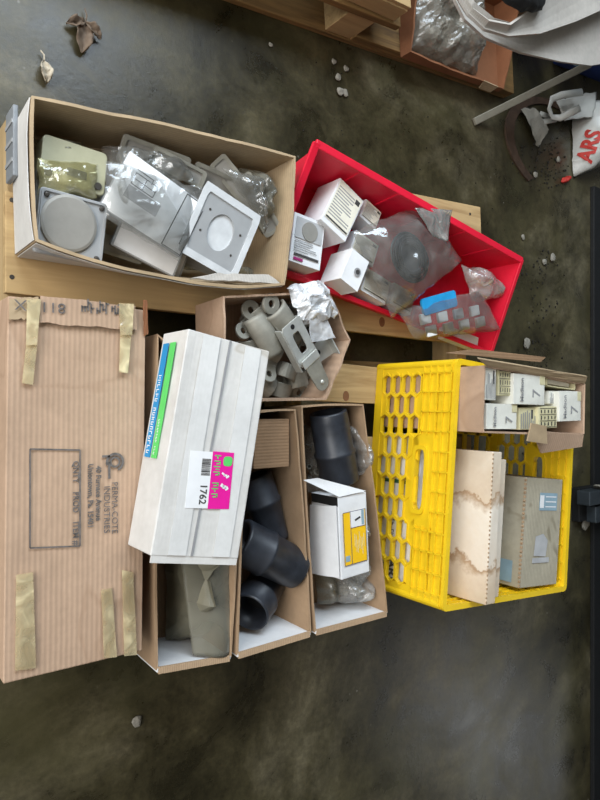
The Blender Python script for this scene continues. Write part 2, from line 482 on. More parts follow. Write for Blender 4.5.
# ------------------------------------------------------------------ front pallet
PZ = .12
pal = thing('wooden_pallet', 'pale pine pallet lying under the open boxes, red bin and yellow crate', 'pallet', (.82, .02, 0))
def board(name, parent, p4, z0, z1, mat):
    pts = [Vector((x, y, 0)) for x, y in p4]
    return MB().hexa([Vector((p.x, p.y, z0)) for p in pts], [Vector((p.x, p.y, z1)) for p in pts]).build(name, mat, parent, bevel=.0015, world=True)
decks = [[(.25, .385), (1.445, .437), (1.44, .535), (.25, .462)],
         [(.224, .172), (1.44, .150), (1.44, .305), (.224, .335)],
         [(.226, .02), (1.40, -.022), (1.40, .062), (.226, .115)],
         [(.226, -.15), (1.40, -.19), (1.40, -.10), (.226, -.06)],
         [(.226, -.33), (1.40, -.37), (1.40, -.28), (.226, -.24)],
         [(.228, -.40), (1.46, -.495), (1.46, -.41), (.228, -.355)]]
dk = [board('deck_board', pal, d, PZ-.017, PZ, M_wood) for d in decks]
for x in (.23, .79, 1.36):
    board('stringer', pal, [(x, -.40), (x+.04, -.40), (x+.04, .46), (x, .46)], .016, PZ-.0175, M_woody)
for y in (-.36, .02, .38):
    board('bottom_board', pal, [(.23, y), (1.40, y), (1.40, y+.08), (.23, y+.08)], 0, .0155, M_wood)
for px, py, i in ((12, 277, 1), (12, 200, 1), (470, 214, 0)):
    p = P(px, py, PZ); MB().lathe([(0, .004), (.001, .0035)], Matrix.Translation(p) @ Matrix.Rotation(R(-90), 4, 'Y'), 12, False).build('nail', M_nail, pal, world=True)
for px, py in ((346, 396), (382, 322)):
    p = P(px, py, PZ); MB().lathe([(0, .012), (.0004, .011)], Matrix.Translation(p) @ Matrix.Rotation(R(-90), 4, 'Y') @ Matrix.Diagonal((1, 1, .8, 1)), 16, False).build('knot', M_knot, pal, world=True)

# ------------------------------------------------------------------ long brown carton, bottom left
ctr, ang, w, l = rect((8, 300), (141, 306), (147, 655), (3, 678), .26)
BW, BL = w, l
br = closed_carton('cardboard_carton', 'long brown cardboard carton printed PERMA-COTE INDUSTRIES lying closed at the left', 'box', ctr, ang, w, l, PZ+.001, .26, M_brown)
bh = .26-PZ-.001
def on_top(t, h): return root_matrix(t) @ Matrix.Translation((0, 0, h+.0012))
def brp(px, py, dz=.0025): return root_matrix(br).inverted() @ P(px, py, .26+dz)
# end flap, folded over the far end, with a lighter band
q = [P(40, 296, .263), P(134, 306, .263), P(136, 330, .263), P(39, 323, .263)]
fl_ = MB().grid(lambda u, v: lerp4(q, u, v)+Vector((0, .003*noise.noise(Vector((u*6, v*6, 0))), .002*math.sin(u*3)*v)), 14, 4).build('end_flap', M_brown, br, solid=.004, world=True, off=1)
fl_['label'] = 'brown end flap of the carton printed 811XX'
q2 = [P(9, 299, .2625), P(38, 297, .2625), P(38, 318, .2625), P(9, 320, .2625)]
MB().grid(lambda u, v: lerp4(q2, u, v)+Vector((0, .004*noise.noise(Vector((u*9, v*9, 3))), 0)), 10, 4).build('torn_flap', M_tan, br, solid=.003, world=True, off=1)
text('811XX', frame(P(66, 304, .2697), (-1, 0, 0), (0, -1, 0)), .021, M_inkbox, br, world=True, sx=1.15)
mb = MB()
r_ = random.Random(4)
for k in range(3):
    for jx in range(4):
        c_ = P(82+jx*3+k*15, 303+k*2, .2697); mb.box(c_+Vector((0, r_.uniform(-.004, .004)-.006, .0002)), (.0022, r_.uniform(.008, .020), .0004)); mb.box(c_+Vector((.002, r_.uniform(-.012, .004), .0002)), (.005, .0022, .0004))
mb.build('smudged_print', M_inkbox, br, world=True)
def tape(parent, pts, zz, mat=M_tape, name='tape_strip', h0=.26, wob=.0012):
    q = [P(*p, zz) for p in pts]
    return MB().grid(lambda u, v: lerp4(q, u, v)+Vector((0, 0, wob*noise.noise(lerp4(q, u, v)*40))), 4, 14).build(name, mat, parent, solid=.0005, world=True, off=1)
tape(br, [(27, 299), (41, 299), (37, 345), (26, 345)], .2705)
tape(br, [(26, 345), (37, 345), (33, 385), (22, 383)], .266)
tape(br, [(119, 303), (134, 304), (132, 335), (120, 335)], .2705)
tape(br, [(120, 335), (131, 335), (128, 373), (119, 372)], .2665)
tape(br, [(16, 575), (33, 572), (36, 668), (15, 671)], .2645)
tape(br, [(101, 590), (112, 588), (117, 657), (104, 658)], .2645)
tape(br, [(122, 570), (133, 572), (137, 655), (124, 656)], .2645)
zt = .2625
def inkline(parent, a, b, wpx, z, mat=M_inkbox, name='printed_line'):
    A, B = P(*a, z), P(*b, z); d = (B-A).normalized(); n = Vector((-d.y, d.x, 0))*wpx
    return MB().hexa([A-n, B-n, B+n, A+n], [p+Vector((0, 0, .0003)) for p in (A-n, B-n, B+n, A+n)]).build(name, mat, parent, world=True)
bx = [(30, 449), (80, 450), (80, 546), (30, 548)]
mb = MB()
for i in range(4):
    A, B = P(*bx[i], zt), P(*bx[(i+1) % 4], zt); d = (B-A).normalized(); n = Vector((-d.y, d.x, 0))*.0011
    mb.hexa([A-n, B-n, B+n, A+n], [p+Vector((0, 0, .0003)) for p in (A-n, B-n, B+n, A+n)])
mb.build('printed_frame', M_inkbox, br, world=True)
text('QNTY    PROD    ITEM #', frame(P(73, 461, zt), *DOWN), .0125, M_inkbox, br, world=True, sx=.93, bold=.0002)
text('40 Furnace Avenue', frame(P(96, 466, zt), *DOWN), .0115, M_inkbox, br, world=True, sx=.92, bold=.0003)
text('Uniontown, Pa. 15401', frame(P(88, 464, zt), *DOWN), .0115, M_inkbox, br, world=True, sx=.93, bold=.0003)
text('PERMA-COTE', frame(P(112, 482, zt), *DOWN), .0135, M_inkbox, br, world=True, sx=.98)
text('INDUSTRIES', frame(P(104, 486, zt), *DOWN), .0135, M_inkbox, br, world=True, sx=1.0)
mb = MB()
Lg = root_matrix(br).inverted()
c0 = P(115, 462, zt)
for r0, r1, cx, a0, a1 in ((.0105, .0145, 0, -70, 200), (.0055, .0088, .0, 0, 360)):
    K = 26
    o_ = [(c0.x+cx+r1*math.cos(R(a0+(a1-a0)*k/K)), c0.y+r1*math.sin(R(a0+(a1-a0)*k/K))) for k in range(K+1)]
    i_ = [(c0.x+cx+r0*math.cos(R(a0+(a1-a0)*k/K)), c0.y+r0*math.sin(R(a0+(a1-a0)*k/K))) for k in range(K+1)]
    for k in range(K):
        pts = [o_[k], o_[k+1], i_[k+1], i_[k]]
        mb.prism(pts, zt, zt+.0003)
mb.box((c0.x-.009, c0.y-.012, zt+.00015), (.0036, .026, .0003)); mb.box((c0.x-.014, c0.y+.0095, zt+.00015), (.012, .0036, .0003))
mb.build('printed_emblem', M_inkbox, br, world=True)
# torn strip standing up at the far right corner of the carton
q = [P(143, 300, .275), P(147, 300, .275), P(148, 334, .262), P(144, 336, .262)]
MB().grid(lambda u, v: lerp4(q, u, v)+Vector((.002*noise.noise(Vector((u*4, v*7, 1))), 0, 0)), 3, 10).build('torn_strip', M_orange, br, solid=.002, world=True)

# ------------------------------------------------------------------ white carton with magenta sticker
ctr, ang, w, l = rect((188, 329), (271, 351), (237, 559), (151, 556), .352)
WZ0 = .2645
wb = closed_carton('white_carton', 'worn white carton with magenta sticker and blue and green stripes on its side', 'box', ctr, ang, w, l, WZ0, .352, M_whitebrd)
wh = .352-WZ0
def wl(px, py, dz=.0022): return root_matrix(wb).inverted() @ P(px, py, .352+dz)
# the centre seam of tape and the label
a, b = wl(231, 341), wl(192, 556)
mb = MB().hexa(*[[Vector((a.x+s*.002, a.y, z)) if e == 0 else Vector((b.x+s*.002, b.y, z)) for e, s in ((0, -1), (0, 1), (1, 1), (1, -1))] for z in (wh+.0012, wh+.0017)])
mb.build('seam', M_inkg, wb)
for s_, nm in ((.042, 'tape_edge'), (-.034, 'tape_edge')):
    patch(wb, nm, M_whitetape, (s_, 0, wh+.0014), (.030, l*.985), .0006)
M0 = Matrix.Translation(wl(209, 480))
lx = .040; a_ = R(4)
S0 = M0 @ Matrix.Rotation(a_-0*ang, 4, 'Z')
o = MB().box((-.017, 0, 0), (.038, .086, .0005), S0).build('barcode_sticker', M_paper, wb); o['label'] = 'white barcode sticker numbered 1762'
o = MB().box((.021, 0, 0), (.038, .088, .0005), S0).build('magenta_sticker', M_magenta, wb); o['label'] = 'magenta sticker with green lettering'
bars = MB()
y = .032
while y > .006:
    t_ = rnd.choice((.0007, .0012, .002)); bars.box((-.0075, y-t_/2, .0005), (.015, t_, .0003), S0); y -= t_+rnd.choice((.0006, .001))
bars.build('barcode', M_ink, wb)
NUM = text('1762', S0 @ frame((-.0135, -.006, .0005), *DOWN), .0165, M_ink, wb, sx=.95, bold=.0003)
def marks(o, xa, ya, L, h, n, mat, parent, seed, nm='blurred_lettering', th=.0003):
    """a line of small unreadable letter-like strokes"""
    T = frame(o, xa, ya); mb = MB(); r_ = random.Random(seed); p = L/n
    for k in range(n):
        if r_.random() < .12: continue
        x = (k+.5)*p
        mb.box((x-p*.25, h/2, th/2), (p*.2, h, th), T)
        if r_.random() < .8: mb.box((x+p*.05, h*r_.choice((.1, .5, .9)), th/2), (p*.6, h*.18, th), T)
        if r_.random() < .6: mb.box((x+p*.25, h*r_.uniform(.35, .65), th/2), (p*.2, h*r_.uniform(.4, .8), th), T)
    return mb.build(nm, mat, parent)
BS, MS = bpy.data.objects['barcode_sticker'], bpy.data.objects['magenta_sticker']
bpy.data.objects['barcode'].parent = BS; NUM.parent = BS
MB().prism(rrect(.016, .015, .005), .0003, .0006, S0 @ Matrix.Translation((.030, .030, 0))).build('green_blot', M_green, MS)
marks(S0 @ Vector((.006, .040, .0004)), S0.to_3x3() @ Vector((0, -1, 0)), S0.to_3x3() @ Vector((1, 0, 0)), .076, .011, 9, M_green, MS, 3)
for yy, sz in ((.010, .006), (-.008, .010)):
    mb = MB(); 
    for k in range(3): mb.box((.024+k*.004, yy-k*.002, .0005), (.006, sz/2, .0003), S0, rz=.6*(k-1))
    mb.build('torn_patch', M_paper, MS)
# printed stripes on the long side facing the camera (-X face of the carton)
def side_stripe(y0, y1, z0, z1, mat, nm):
    return MB().hexa([(-w/2-.0022, y0, z0), (-w/2-.0022, y1, z0), (-w/2-.0030, y1, z0), (-w/2-.0030, y0, z0)],
                     [(-w/2-.0022, y0, z1), (-w/2-.0022, y1, z1), (-w/2-.0030, y1, z1), (-w/2-.0030, y0, z1)]).build(nm, mat, wb)
side_stripe(-.030, .150, .013, .032, M_blue, 'blue_stripe')
side_stripe(-.030, .150, .038, .057, M_green, 'green_stripe')
marks((-w/2-.0032, .100, .0175), (0, -1, 0), (0, 0, 1), .125, .010, 17, M_paper, bpy.data.objects['blue_stripe'], 8)
marks((-w/2-.0032, .03, .044), (0, -1, 0), (0, 0, 1), .055, .005, 12, M_paper, bpy.data.objects['green_stripe'], 9)
mb = MB(); mb.box((0, -l/2-.004, wh-.002), (w*.98, .012, .002)); mb.build('end_flap', M_whitebrd, wb)

# ------------------------------------------------------------------ three parts bins
def bin_(label, tl, tr, br_, bl, seed, front_h=1):
    zr = .255
    rim = [P(*p, zr) for p in (tl, tr, br_, bl)]
    c = sum(rim, Vector())/4
    base = [Vector((c.x+(p.x-c.x)*.985, c.y+(p.y-c.y)*.99, PZ+.001)) for p in rim]
    t = thing('parts_bin', label, 'bin', (c.x, c.y, PZ+.001), 0)
    carton_shell(base, rim, seed, 8, 4, .003, .002, True, skip=(2,)).build('body', M_brownw, t, solid=.004, weld=True, world=True)
    f = MB()
    a, b, d, e = base[2], base[3], rim[3], rim[2]
    f.grid(lambda u, v: (a*(1-u)+b*u)*(1-v)+(e*(1-u)+d*u)*v+Vector((0, -.001, 0)), 6, 3)
    o = f.build('front_panel', M_whiteclean, t, solid=.006, world=True); o['label'] = 'white front panel'
    ff = [rim[3]+Vector((.002, -.007, .0015)), rim[2]+Vector((-.002, -.007, .0015)), rim[2]+Vector((-.002, .004, .0015)), rim[3]+Vector((.002, .004, .0015))]
    MB().hexa([p-Vector((0, 0, .004)) for p in ff], ff).build('folded_edge', M_kraft, t, world=True)
    return t
bin1 = bin_('brown parts bin with white front under the white carton holding olive wrapped bag', (158, 335), (241, 420), (230.5, 657), (157, 670), 1)
bin2 = bin_('middle brown parts bin with white front holding black pipe fittings', (249, 414), (295, 410), (310.5, 633), (237.5, 655), 2)
bin3 = bin_('brown parts bin beside the yellow crate holding a black coupling and plastic bags', (302, 407), (363, 405), (387, 613), (315.5, 632), 3)

# contents of bin 1
q = [P(165, 480, .15), P(205, 480, .15), P(206, 636, .15), P(166, 640, .15)]
o = pillow(q, .085, 3, 12, 16, rough=.9, freq=13).build('wrapped_bag', M_wrapg, smooth=False, solid=0)
tag(o, 'crumpled olive grey wrapped bag in the left parts bin', 'bag')
q = [P(178, 540, .225), P(234, 540, .225), P(229, 655, .250), P(193, 655, .235)]
o = sheet(q, .004, 5, 18, 22, 12, .002, lambda u, v: .012*math.sin(3*u)).build('plastic_bag', mat_clear('dull_flat_film', (.85, .85, .8), (.30, .285, .225), .42, 5, .3, .03), solid=.0006, smooth=True)
tag(o, 'dull see-through plastic bag draped at the front of the left parts bin', 'bag')

# black fittings: hub coupling with a hollow bore
def fitting(name, label, r, L, loc, rot, group=None, tail=.82, mouth=.80):
    t = thing(name, label, 'fitting', loc, 0, group, rot)
    prof = [(-L/2, r*mouth*.98), (-L/2, r*.98), (-L/2+.004, r), (-L*.12, r*1.0), (-L*.10, r*1.05), (-L*.06, r*1.05), (-L*.04, r*.97), (L*.36, r*tail*1.03), (L/2-.003, r*tail), (L/2, r*tail*.97),
            (L/2, r*tail*.8), (L*.1, r*tail*.8), (-L*.1, r*mouth*.8)]
    MB().lathe(prof, None, 40).build('sleeve', M_black, t, smooth=True)
    MB().lathe([(-L*.02, r*tail*.79), (L*.30, r*tail*.79)], None, 28, False).build('bore', M_blackin, t)  # capped black plug, coloured as the shade inside the sleeve
    return t
def rotm(az, tilt, roll=0):
    return (Matrix.Rotation(az, 3, 'Z') @ Matrix.Rotation(tilt, 3, 'Y') @ Matrix.Rotation(roll, 3, 'X')).to_euler()
p = P(269, 555, .212); fitting('conduit_fitting', 'large black rubbery pipe fitting lying across the middle of its bin', .043, .142, p, rotm(R(-30), R(-9)), None, .90)
p = P(264, 508, .185); fitting('conduit_fitting', 'black pipe fitting lying lengthwise beside the magenta stickered carton', .036, .135, p, rotm(R(-72), R(-6)), None, .8)
p = P(259, 596, .185); f3 = fitting('conduit_fitting', 'black pipe fitting with open mouth turned left at the front of the bin', .040, .100, p, rotm(R(24), R(30)), None, .9, .93)
MB().lathe([(.0, .026), (.004, .029), (.03, .029), (.034, .026)], Matrix.Translation(P(280, 604, .150)) @ Matrix.Rotation(R(10), 4, 'Z'), 24, False).build('copper_bushing', M_copper, smooth=True)
tag(bpy.data.objects['copper_bushing'], 'copper coloured bushing below the black fittings', 'bushing')
p = P(334, 447, .225); fitting('conduit_fitting', 'upright black coupling with a raised ring beside the clear bag', .041, .148, p, rotm(R(104), R(-2)), None, .93)
# carton pushed into the back of the middle bin
ctr, ang, w, l = rect((254, 420), (290, 418), (289, 467), (254, 469), .243)
t = closed_carton('small_carton', 'plain brown carton wedged at the back of the middle parts bin', 'box', ctr, ang, w, l, .13, .243, M_dkbrown)

# bags in bin 3
def bag(label, quad, z, H, seed, mat, name='plastic_bag', group=None, **kw):
    q = [P(*p, z) for p in quad]
    o = pillow(q, H, seed, **kw).build(name, mat, smooth=False)
    return tag(o, label, 'bag', group)
bag('milky plastic bag between the black coupling and the bin wall', [(346, 426), (354, 425), (366, 470), (352, 482)], .205, .045, 11, M_clearw)
bag('small clear bag of parts left of the black coupling', [(303, 425), (318, 425), (322, 492), (308, 492)], .16, .05, 12, M_clearw)
bag('clear bag poking out right of the yellow labelled carton', [(346, 514), (354, 508), (362, 530), (348, 556)], .207, .04, 13, M_clearw)
bag('clear bag below the yellow labelled carton at right', [(346, 556), (358, 552), (364, 566), (354, 590)], .20, .04, 14, M_clearw)
bag('clear bag of small parts at the front of the right bin', [(330, 572), (367, 572), (367, 597), (330, 603)], .17, .06, 15, M_clearw)
bag('yellowish clear bag in the front left corner of the right bin', [(316, 572), (330, 572), (330, 603), (318, 605)], .17, .045, 16, M_clearg)
def small_parts(quad, z, n, label, mat=M_galv, name='small_fittings'):
    mb = MB(); q = [P(*p, z) for p in quad]
    for k in range(n):
        c = lerp4(q, rnd.uniform(.15, .85), rnd.uniform(.15, .85))+Vector((0, 0, rnd.uniform(0, .02)))
        mb.lathe([(-.008, .004), (-.008, .009), (-.003, .009), (-.003, .005), (.012, .005), (.012, .004)], Matrix.Translation(c) @ Euler((rnd.random()*6, rnd.random()*6, rnd.random()*6)).to_matrix().to_4x4(), 10)
    o = mb.build(name, mat, smooth=False); o['kind'] = 'stuff'; tag(o, label, 'fittings'); return o
small_parts([(335, 576), (362, 576), (362, 594), (334, 597)], .175, 22, 'loose heap of small steel fittings inside the front clear bag')
small_parts([(304, 430), (318, 430), (321, 488), (309, 488)], .165, 14, 'loose heap of small grey fittings left of the black coupling', M_cast)

# white and yellow carton in bin 3
zc = .272
ctr, ang, w, l = rect((336, 497), (365, 493), (371, 572), (343, 579), zc)
yc = closed_carton('labelled_carton', 'clean white carton with yellow label lying open in the right parts bin', 'box', ctr, ang, w, l, zc-.085, zc, M_whiteclean)
hh = .085
patch(yc, 'yellow_label', M_labely, (.001, -.003, hh+.0018), (w*.78, l*.64), .0006, 'yellow label with white corner')
patch(yc, 'label_window', M_paper, (w*.115, l*.205, hh+.0023), (w*.50, l*.20), .0004)
patch(yc, 'label_code', M_labelb, (w*.30, l*.205, hh+.0027), (w*.09, l*.18), .0003)
patch(yc, 'label_barcode', M_labelb, (-w*.27, -l*.26, hh+.0025), (w*.15, l*.07), .0003)
mb = MB()
for (cx, cy, sx, sy) in ((-w*.39, -.003, .0009, l*.64), (w*.39, -.003, .0009, l*.64), (0, -.003+l*.32, w*.78, .0009), (0, -.003-l*.32, w*.78, .0009), (-w*.14, -.003, .0009, l*.64), (w*.12, l*.10, w*.52, .0009)):
    mb.box((cx+.001, cy, hh+.0026), (sx, sy, .0004))
mb.build('label_border', M_navy, yc)
mb = MB()
for k in range(7): mb.box((w*.0+k*.004, -l*.06-k*.0004-(k % 3)*.006, hh+.0024), (.0012, l*(.16+.05*(k % 2)), .0003))
mb.build('label_lines', M_papery, yc)
MB().box((w*.12, l*.2, hh+.0028), (w*.2, .004, .0004), rz=.3).build('label_picture', M_ink, yc)
# its far end flap stands open over a black patch painted as the mouth's shade and its side tuck flap hangs loose
q = [P(303, 480, .255), P(318, 478, .262), P(366, 491, zc+.004), P(339, 497, zc+.002)]
MB().grid(lambda u, v: lerp4(q, u, v), 6, 3).build('end_flap', M_whiteclean, yc, solid=.002, world=True)
MB().box((-w/2-.0012, l/2-.009, hh*.52), (.0008, .018, hh*.96)).build('mouth_shade', M_blackin, yc)
q1 = [Vector((-w/2-.012, l/2-.022, .012)), Vector((-w/2-.0035, l/2-.016, hh-.001)), Vector((-w/2-.0035, -l/2+.006, hh-.001)), Vector((-w/2-.016, -l/2+.001, .004))]
MB().grid(lambda u, v: lerp4(q1, u, v)+Vector((-.004*math.sin(math.pi*u), 0, 0)), 10, 3).build('side_flap', M_whiteclean, yc, solid=.002)

# ------------------------------------------------------------------ hardware box in the middle
zr = .235
def carton_poly(label, px, zr, seed, mat, name='open_carton', inset=.97):
    rim = [P(*p, zr) for p in px]; c = sum(rim, Vector())/len(rim)
    t = thing(name, label, 'box', (c.x, c.y, PZ+.001))
    base = [Vector((c.x+(p.x-c.x)*inset, c.y+(p.y-c.y)*inset, PZ+.001)) for p in rim]
    mb = MB(); n = len(rim); off = Vector((seed, 2*seed, 0))
    for k in range(n):
        a, b, d, e = base[k], base[(k+1) % n], rim[(k+1) % n], rim[k]
        def f(u, v, a=a, b=b, d=d, e=e):
            p = (a*(1-u)+b*u)*(1-v)+(e*(1-u)+d*u)*v
            if v > .99: p = p+Vector((0, 0, .007*noise.noise(p*25+off)*min(1, 6*u*(1-u))))
            return p
        mb.grid(f, 10, 4)
    mb.hexa([p+Vector((0, 0, .0004)) for p in reversed(base)], [p+Vector((0, 0, .003)) for p in reversed(base)])
    mb.build('body', mat, t, solid=.004, weld=True, world=True)
    return t
hb = carton_poly('ragged brown open box of grey clamps and brackets in the middle of the pallet', [(224, 297), (328, 292), (350, 340), (326, 399), (226, 401)], zr, 5, M_brown)
# cast clamps
def clamp_proto(label, loc, rot):
    t = thing('pipe_clamp', label, 'clamp', loc, 0, 'grey pipe clamps in the hardware box', rot)
    arc = [(-.045, 0), (-.03, 0)]+[(-.022*math.cos(R(a)), .004+.022*math.sin(R(a))) for a in range(0, 181, 15)]+[(.026, 0)]
    MB().strip(arc, .030, .004).build('saddle', M_galv, t, smooth=False, bevel=.0012)
    MB().ring([(x+.0-.052, y) for x, y in ringpts('circle', .0165, .0165, 24)], [(x-.052, y) for x, y in ringpts('circle', .006, .006, 24)], -.0005, .005).build('bolt_ear', M_galv, t, bevel=.0008)
    return t
CL = 'galvanised pipe clamp heaped among its like in the ragged hardware box'
spots = [(257, 316, .185, 40, 10), (262, 330, .19, 60, -12), (276, 325, .20, 130, 8), (247, 345, .17, 20, 5), (270, 350, .18, 75, 14), (283, 372, .165, 160, -6), (294, 379, .16, 15, 0), (277, 318, .16, 100, 0), (302, 319, .165, 30, 10), (306, 357, .155, 95, 0), (252, 322, .155, 150, 0), (290, 340, .16, 10, 10), (262, 385, .155, 60, 8), (278, 388, .15, 170, 0), (312, 335, .165, 120, 6), (296, 300, .17, 70, -8), (255, 362, .15, 100, 0)]
cp = None
for (px, py, z, az, ti) in spots:
    loc = P(px, py, z); ro = rotm(R(az), R(ti), R(rnd.uniform(-15, 15)))
    if cp is None: cp = clamp_proto(CL, loc, ro)
    else: dup(cp, loc, ro)
# smooth cast straps
def strap_cast(px, py, z, az, ti, label):
    t = thing('cast_saddle', label, 'clamp', P(px, py, z), 0, None, rotm(R(az), R(ti)))
    mb = MB()
    def f(u, v):
        a = math.pi*v; r = .026-.006*u; x = -.04+.085*u
        return Vector((x, r*math.cos(a), r*math.sin(a)*(.7+.3*math.sin(math.pi*u))))
    mb.grid(f, 12, 12).build('arched_body', M_cast, t, solid=.005, smooth=True)
    MB().ring([(x-.052, y) for x, y in ringpts('circle', .02, .02, 24)], [(x-.052, y) for x, y in ringpts('circle', .007, .007, 24)], 0, .006).build('bolt_ear', M_cast, t, bevel=.001)
strap_cast(284, 324, .215, -42, 8, 'smooth grey cast saddle below the white wrapper')
strap_cast(263, 335, .205, -60, -6, 'dull grey cast saddle near the corner of the stickered carton')
# toggle bracket
br_t = thing('steel_bracket', 'shiny slotted steel bracket with a tapered tail on top of the hardware', 'bracket', P(307, 357, .238), 0, None, rotm(R(-52), R(6)))
Mx = Matrix.Translation((-.035, 0, 0))
MB().ring(ringpts('rect', .045, .026), ringpts('slot', .022, .010), 0, .003, Mx).build('slotted_plate', M_zinc, br_t, bevel=.0006)
mb = MB()
for s_ in (-1, 1): mb.box((-.03, s_*.0265, -.008), (.095, .003, .018))
mb.build('side_rail', M_zinc, br_t)
MB().box((.005, 0, .008), (.018, .046, .003)).build('cross_bar', M_zinc, br_t, bevel=.001)
tail = [(.0, -.021), (.0, .021), (.062, .017)]+[(.062+.016*math.cos(R(a)), .017*math.sin(R(a))) for a in range(75, -76, -15)]+[(.062, -.017)]
MB().prism(tail, .004, .0075).build('tail_plate', M_galv, br_t, bevel=.0008)
MB().lathe([(0, .0045), (.002, .004), (.003, .002)], Matrix.Translation((.06, 0, .0075)) @ Matrix.Rotation(R(-90), 4, 'Y'), 14, False).build('rivet', M_zinc, br_t, smooth=True)
MB().lathe([(0, .005), (.0005, .005)], Matrix.Translation((-.070, 0, .0031)) @ Matrix.Rotation(R(-90), 4, 'Y'), 14, False).build('hole_shade', M_blackin, br_t)  # black disc on the plate, painted as the shade in an opening
tb = thing('steel_angle', 'short bright steel angle piece under the white wrapper', 'bracket', P(321, 350, .205), 0, None, rotm(R(35), R(-15)))
MB().strip([(-.03, 0), (.02, 0), (.024, .004), (.024, .026)], .04, .003).build('angle_plate', M_zinc, tb, bevel=.0005)
MB().lathe([(0, .006), (.0005, .006)], Matrix.Translation((-.01, 0, .0031)) @ Matrix.Rotation(R(-90), 4, 'Y'), 14, False).build('hole_shade', M_blackin, tb)  # flat black disc, opening's shade put into its colour
# white wrapper
q = [P(288, 287, .238), P(329, 281, .238), P(333, 318, .242), P(298, 325, .238)]
o = sheet(q, .020, 21, 30, 30, 26, .010, lambda u, v: .026*math.sin(math.pi*u)*math.sin(math.pi*v)).build('plastic_wrapper', M_clearw2, solid=.0006)
w1 = tag(o, 'crumpled white plastic wrapper lying over the hardware box', 'wrapper')
q = [P(308, 312, .252), P(325, 312, .252), P(336, 338, .244), P(312, 343, .244)]
sheet(q, .004, 22, 14, 14, 22, .003).build('loose_tail', M_clearw2, w1, solid=.0006, world=True)

# ------------------------------------------------------------------ open carton of covers, top left
zr = .25
rim = [P(33, 97, zr), P(295, 157, zr), P(284, 284, zr), P(37, 240, zr)]
base = [Vector((p.x, p.y, PZ+.001)) for p in [P(35, 100, zr), P(291, 160, zr), P(281, 278, zr), P(39, 238, zr)]]
c = sum(base, Vector())/4
ob = thing('open_carton', 'open white-faced cardboard carton full of grey covers at the upper left', 'box', (c.x, c.y, PZ+.001))
carton_shell(base, rim, 9, 16, 5, .004, .004, bulges={2: .024}).build('body', M_tan, ob, solid=.005, weld=True, world=True)
# white paper facing on the left and front outside
def facing(a, b, d, e, n, nm, bl):
    off9 = Vector((9*3.7, 9*9.1, 0))
    def f(u, v):
        p = (a*(1-u)+b*u)*(1-v)+(e*(1-u)+d*u)*v
        return p+n*(.0035+bl*4*u*(1-u)*v*(1+.5*noise.noise(p*9+off9)))
    return MB().grid(f, 16, 5).build(nm, M_whitebrd, ob, solid=.0012, world=True)
o = facing(base[3], base[0], rim[0]-Vector((0, 0, .004)), rim[3]-Vector((0, 0, .004)), Vector((-1, 0, 0)), 'side_facing', .006); o['label'] = 'white outer face of the side'
o = facing(base[2], base[3], rim[3]-Vector((0, 0, .006)), rim[2]-Vector((0, 0, .006)), Vector((0, -1, 0)), 'front_facing', .024); o['label'] = 'white outer face of the front'
# inner lip flap along the near edge
q = [P(215, 274, .240), P(268, 275, .240), P(280, 284, .248), P(190, 279, .248)]
MB().grid(lambda u, v: lerp4(q, u, v)+Vector((0, .003*noise.noise(Vector((u*7, v, 0))), 0)), 12, 3).build('near_flap', M_flap, ob, solid=.003, world=True)
# contents
def cover_plate(name, label, px, py, z, az, ti, roll, sx, sy, disc=True):
    t = thing(name, label, 'cover', P(px, py, z), 0, None, rotm(R(az), R(ti), R(roll)))
    MB().prism(rrect(sx, sy, .006), 0, .010).build('plate', M_greyp, t, bevel=.0012)
    MB().ring(rrect(sx-.004, sy-.004, .005), rrect(sx-.010, sy-.010, .004), .010, .013).build('raised_edge', M_greyp, t)
    if disc:
        MB().lathe([(0, sx*.42), (.004, sx*.41), (.0055, sx*.37)], Matrix.Translation((-.006, .004, .010)) @ Matrix.Rotation(R(-90), 4, 'Y'), 48, False).build('round_lid', M_greyd, t, smooth=False)
    for a, b in ((1, 1), (1, -1), (-1, 1), (-1, -1)):
        MB().lathe([(0, .004), (.003, .0035), (.0035, .002)], Matrix.Translation((a*(sx/2-.010), b*(sy/2-.010), .010)) @ Matrix.Rotation(R(-90), 4, 'Y'), 12, False).build('screw', M_nail, t)
    return t
cover_plate('outlet_cover', 'grey square cover with round lid in the near left corner of the carton', 70, 228, .213, -4, 2, 6, .104, .098)
cover_plate('outlet_cover', 'plain grey plate under the round-lidded cover', 70, 204, .185, -3, 0, 0, .11, .085, False)
# box in yellowed bag
wbx = thing('weatherproof_box', 'grey outlet box in a shiny yellowish bag at the far left of the carton', 'outlet box', P(66, 174, .168), R(-5))
MB().prism(rrect(.10, .07, .008), 0, .045).build('box_body', mat_plain('olive_grey_enamel', (.40, .38, .25), .35, .1, .1, 25), wbx, bevel=.002)
MB().box((.004, -.012, .047), (.03, .012, .001)).build('label_tag', M_ink, wbx)
for s_ in (-1, 1): MB().lathe([(0, .006), (.002, .006)], Matrix.Translation((s_*.038, -.022, .0455)) @ Matrix.Rotation(R(-90), 4, 'Y'), 14, False).build('knockout', M_nail, wbx)
o = bag('shiny yellowish bag around the grey outlet box at the far left', [(38, 158), (98, 164), (97, 198), (38, 194)], .214, .014, 31, mat_clear('yellow_film', (.95, .93, .75), (.80, .74, .42), .22, 26, .12, .12))
bag('dull clear bag behind the yellowish one in the carton', [(37, 140), (82, 143), (88, 170), (38, 166)], .17, .04, 32, M_clearg)
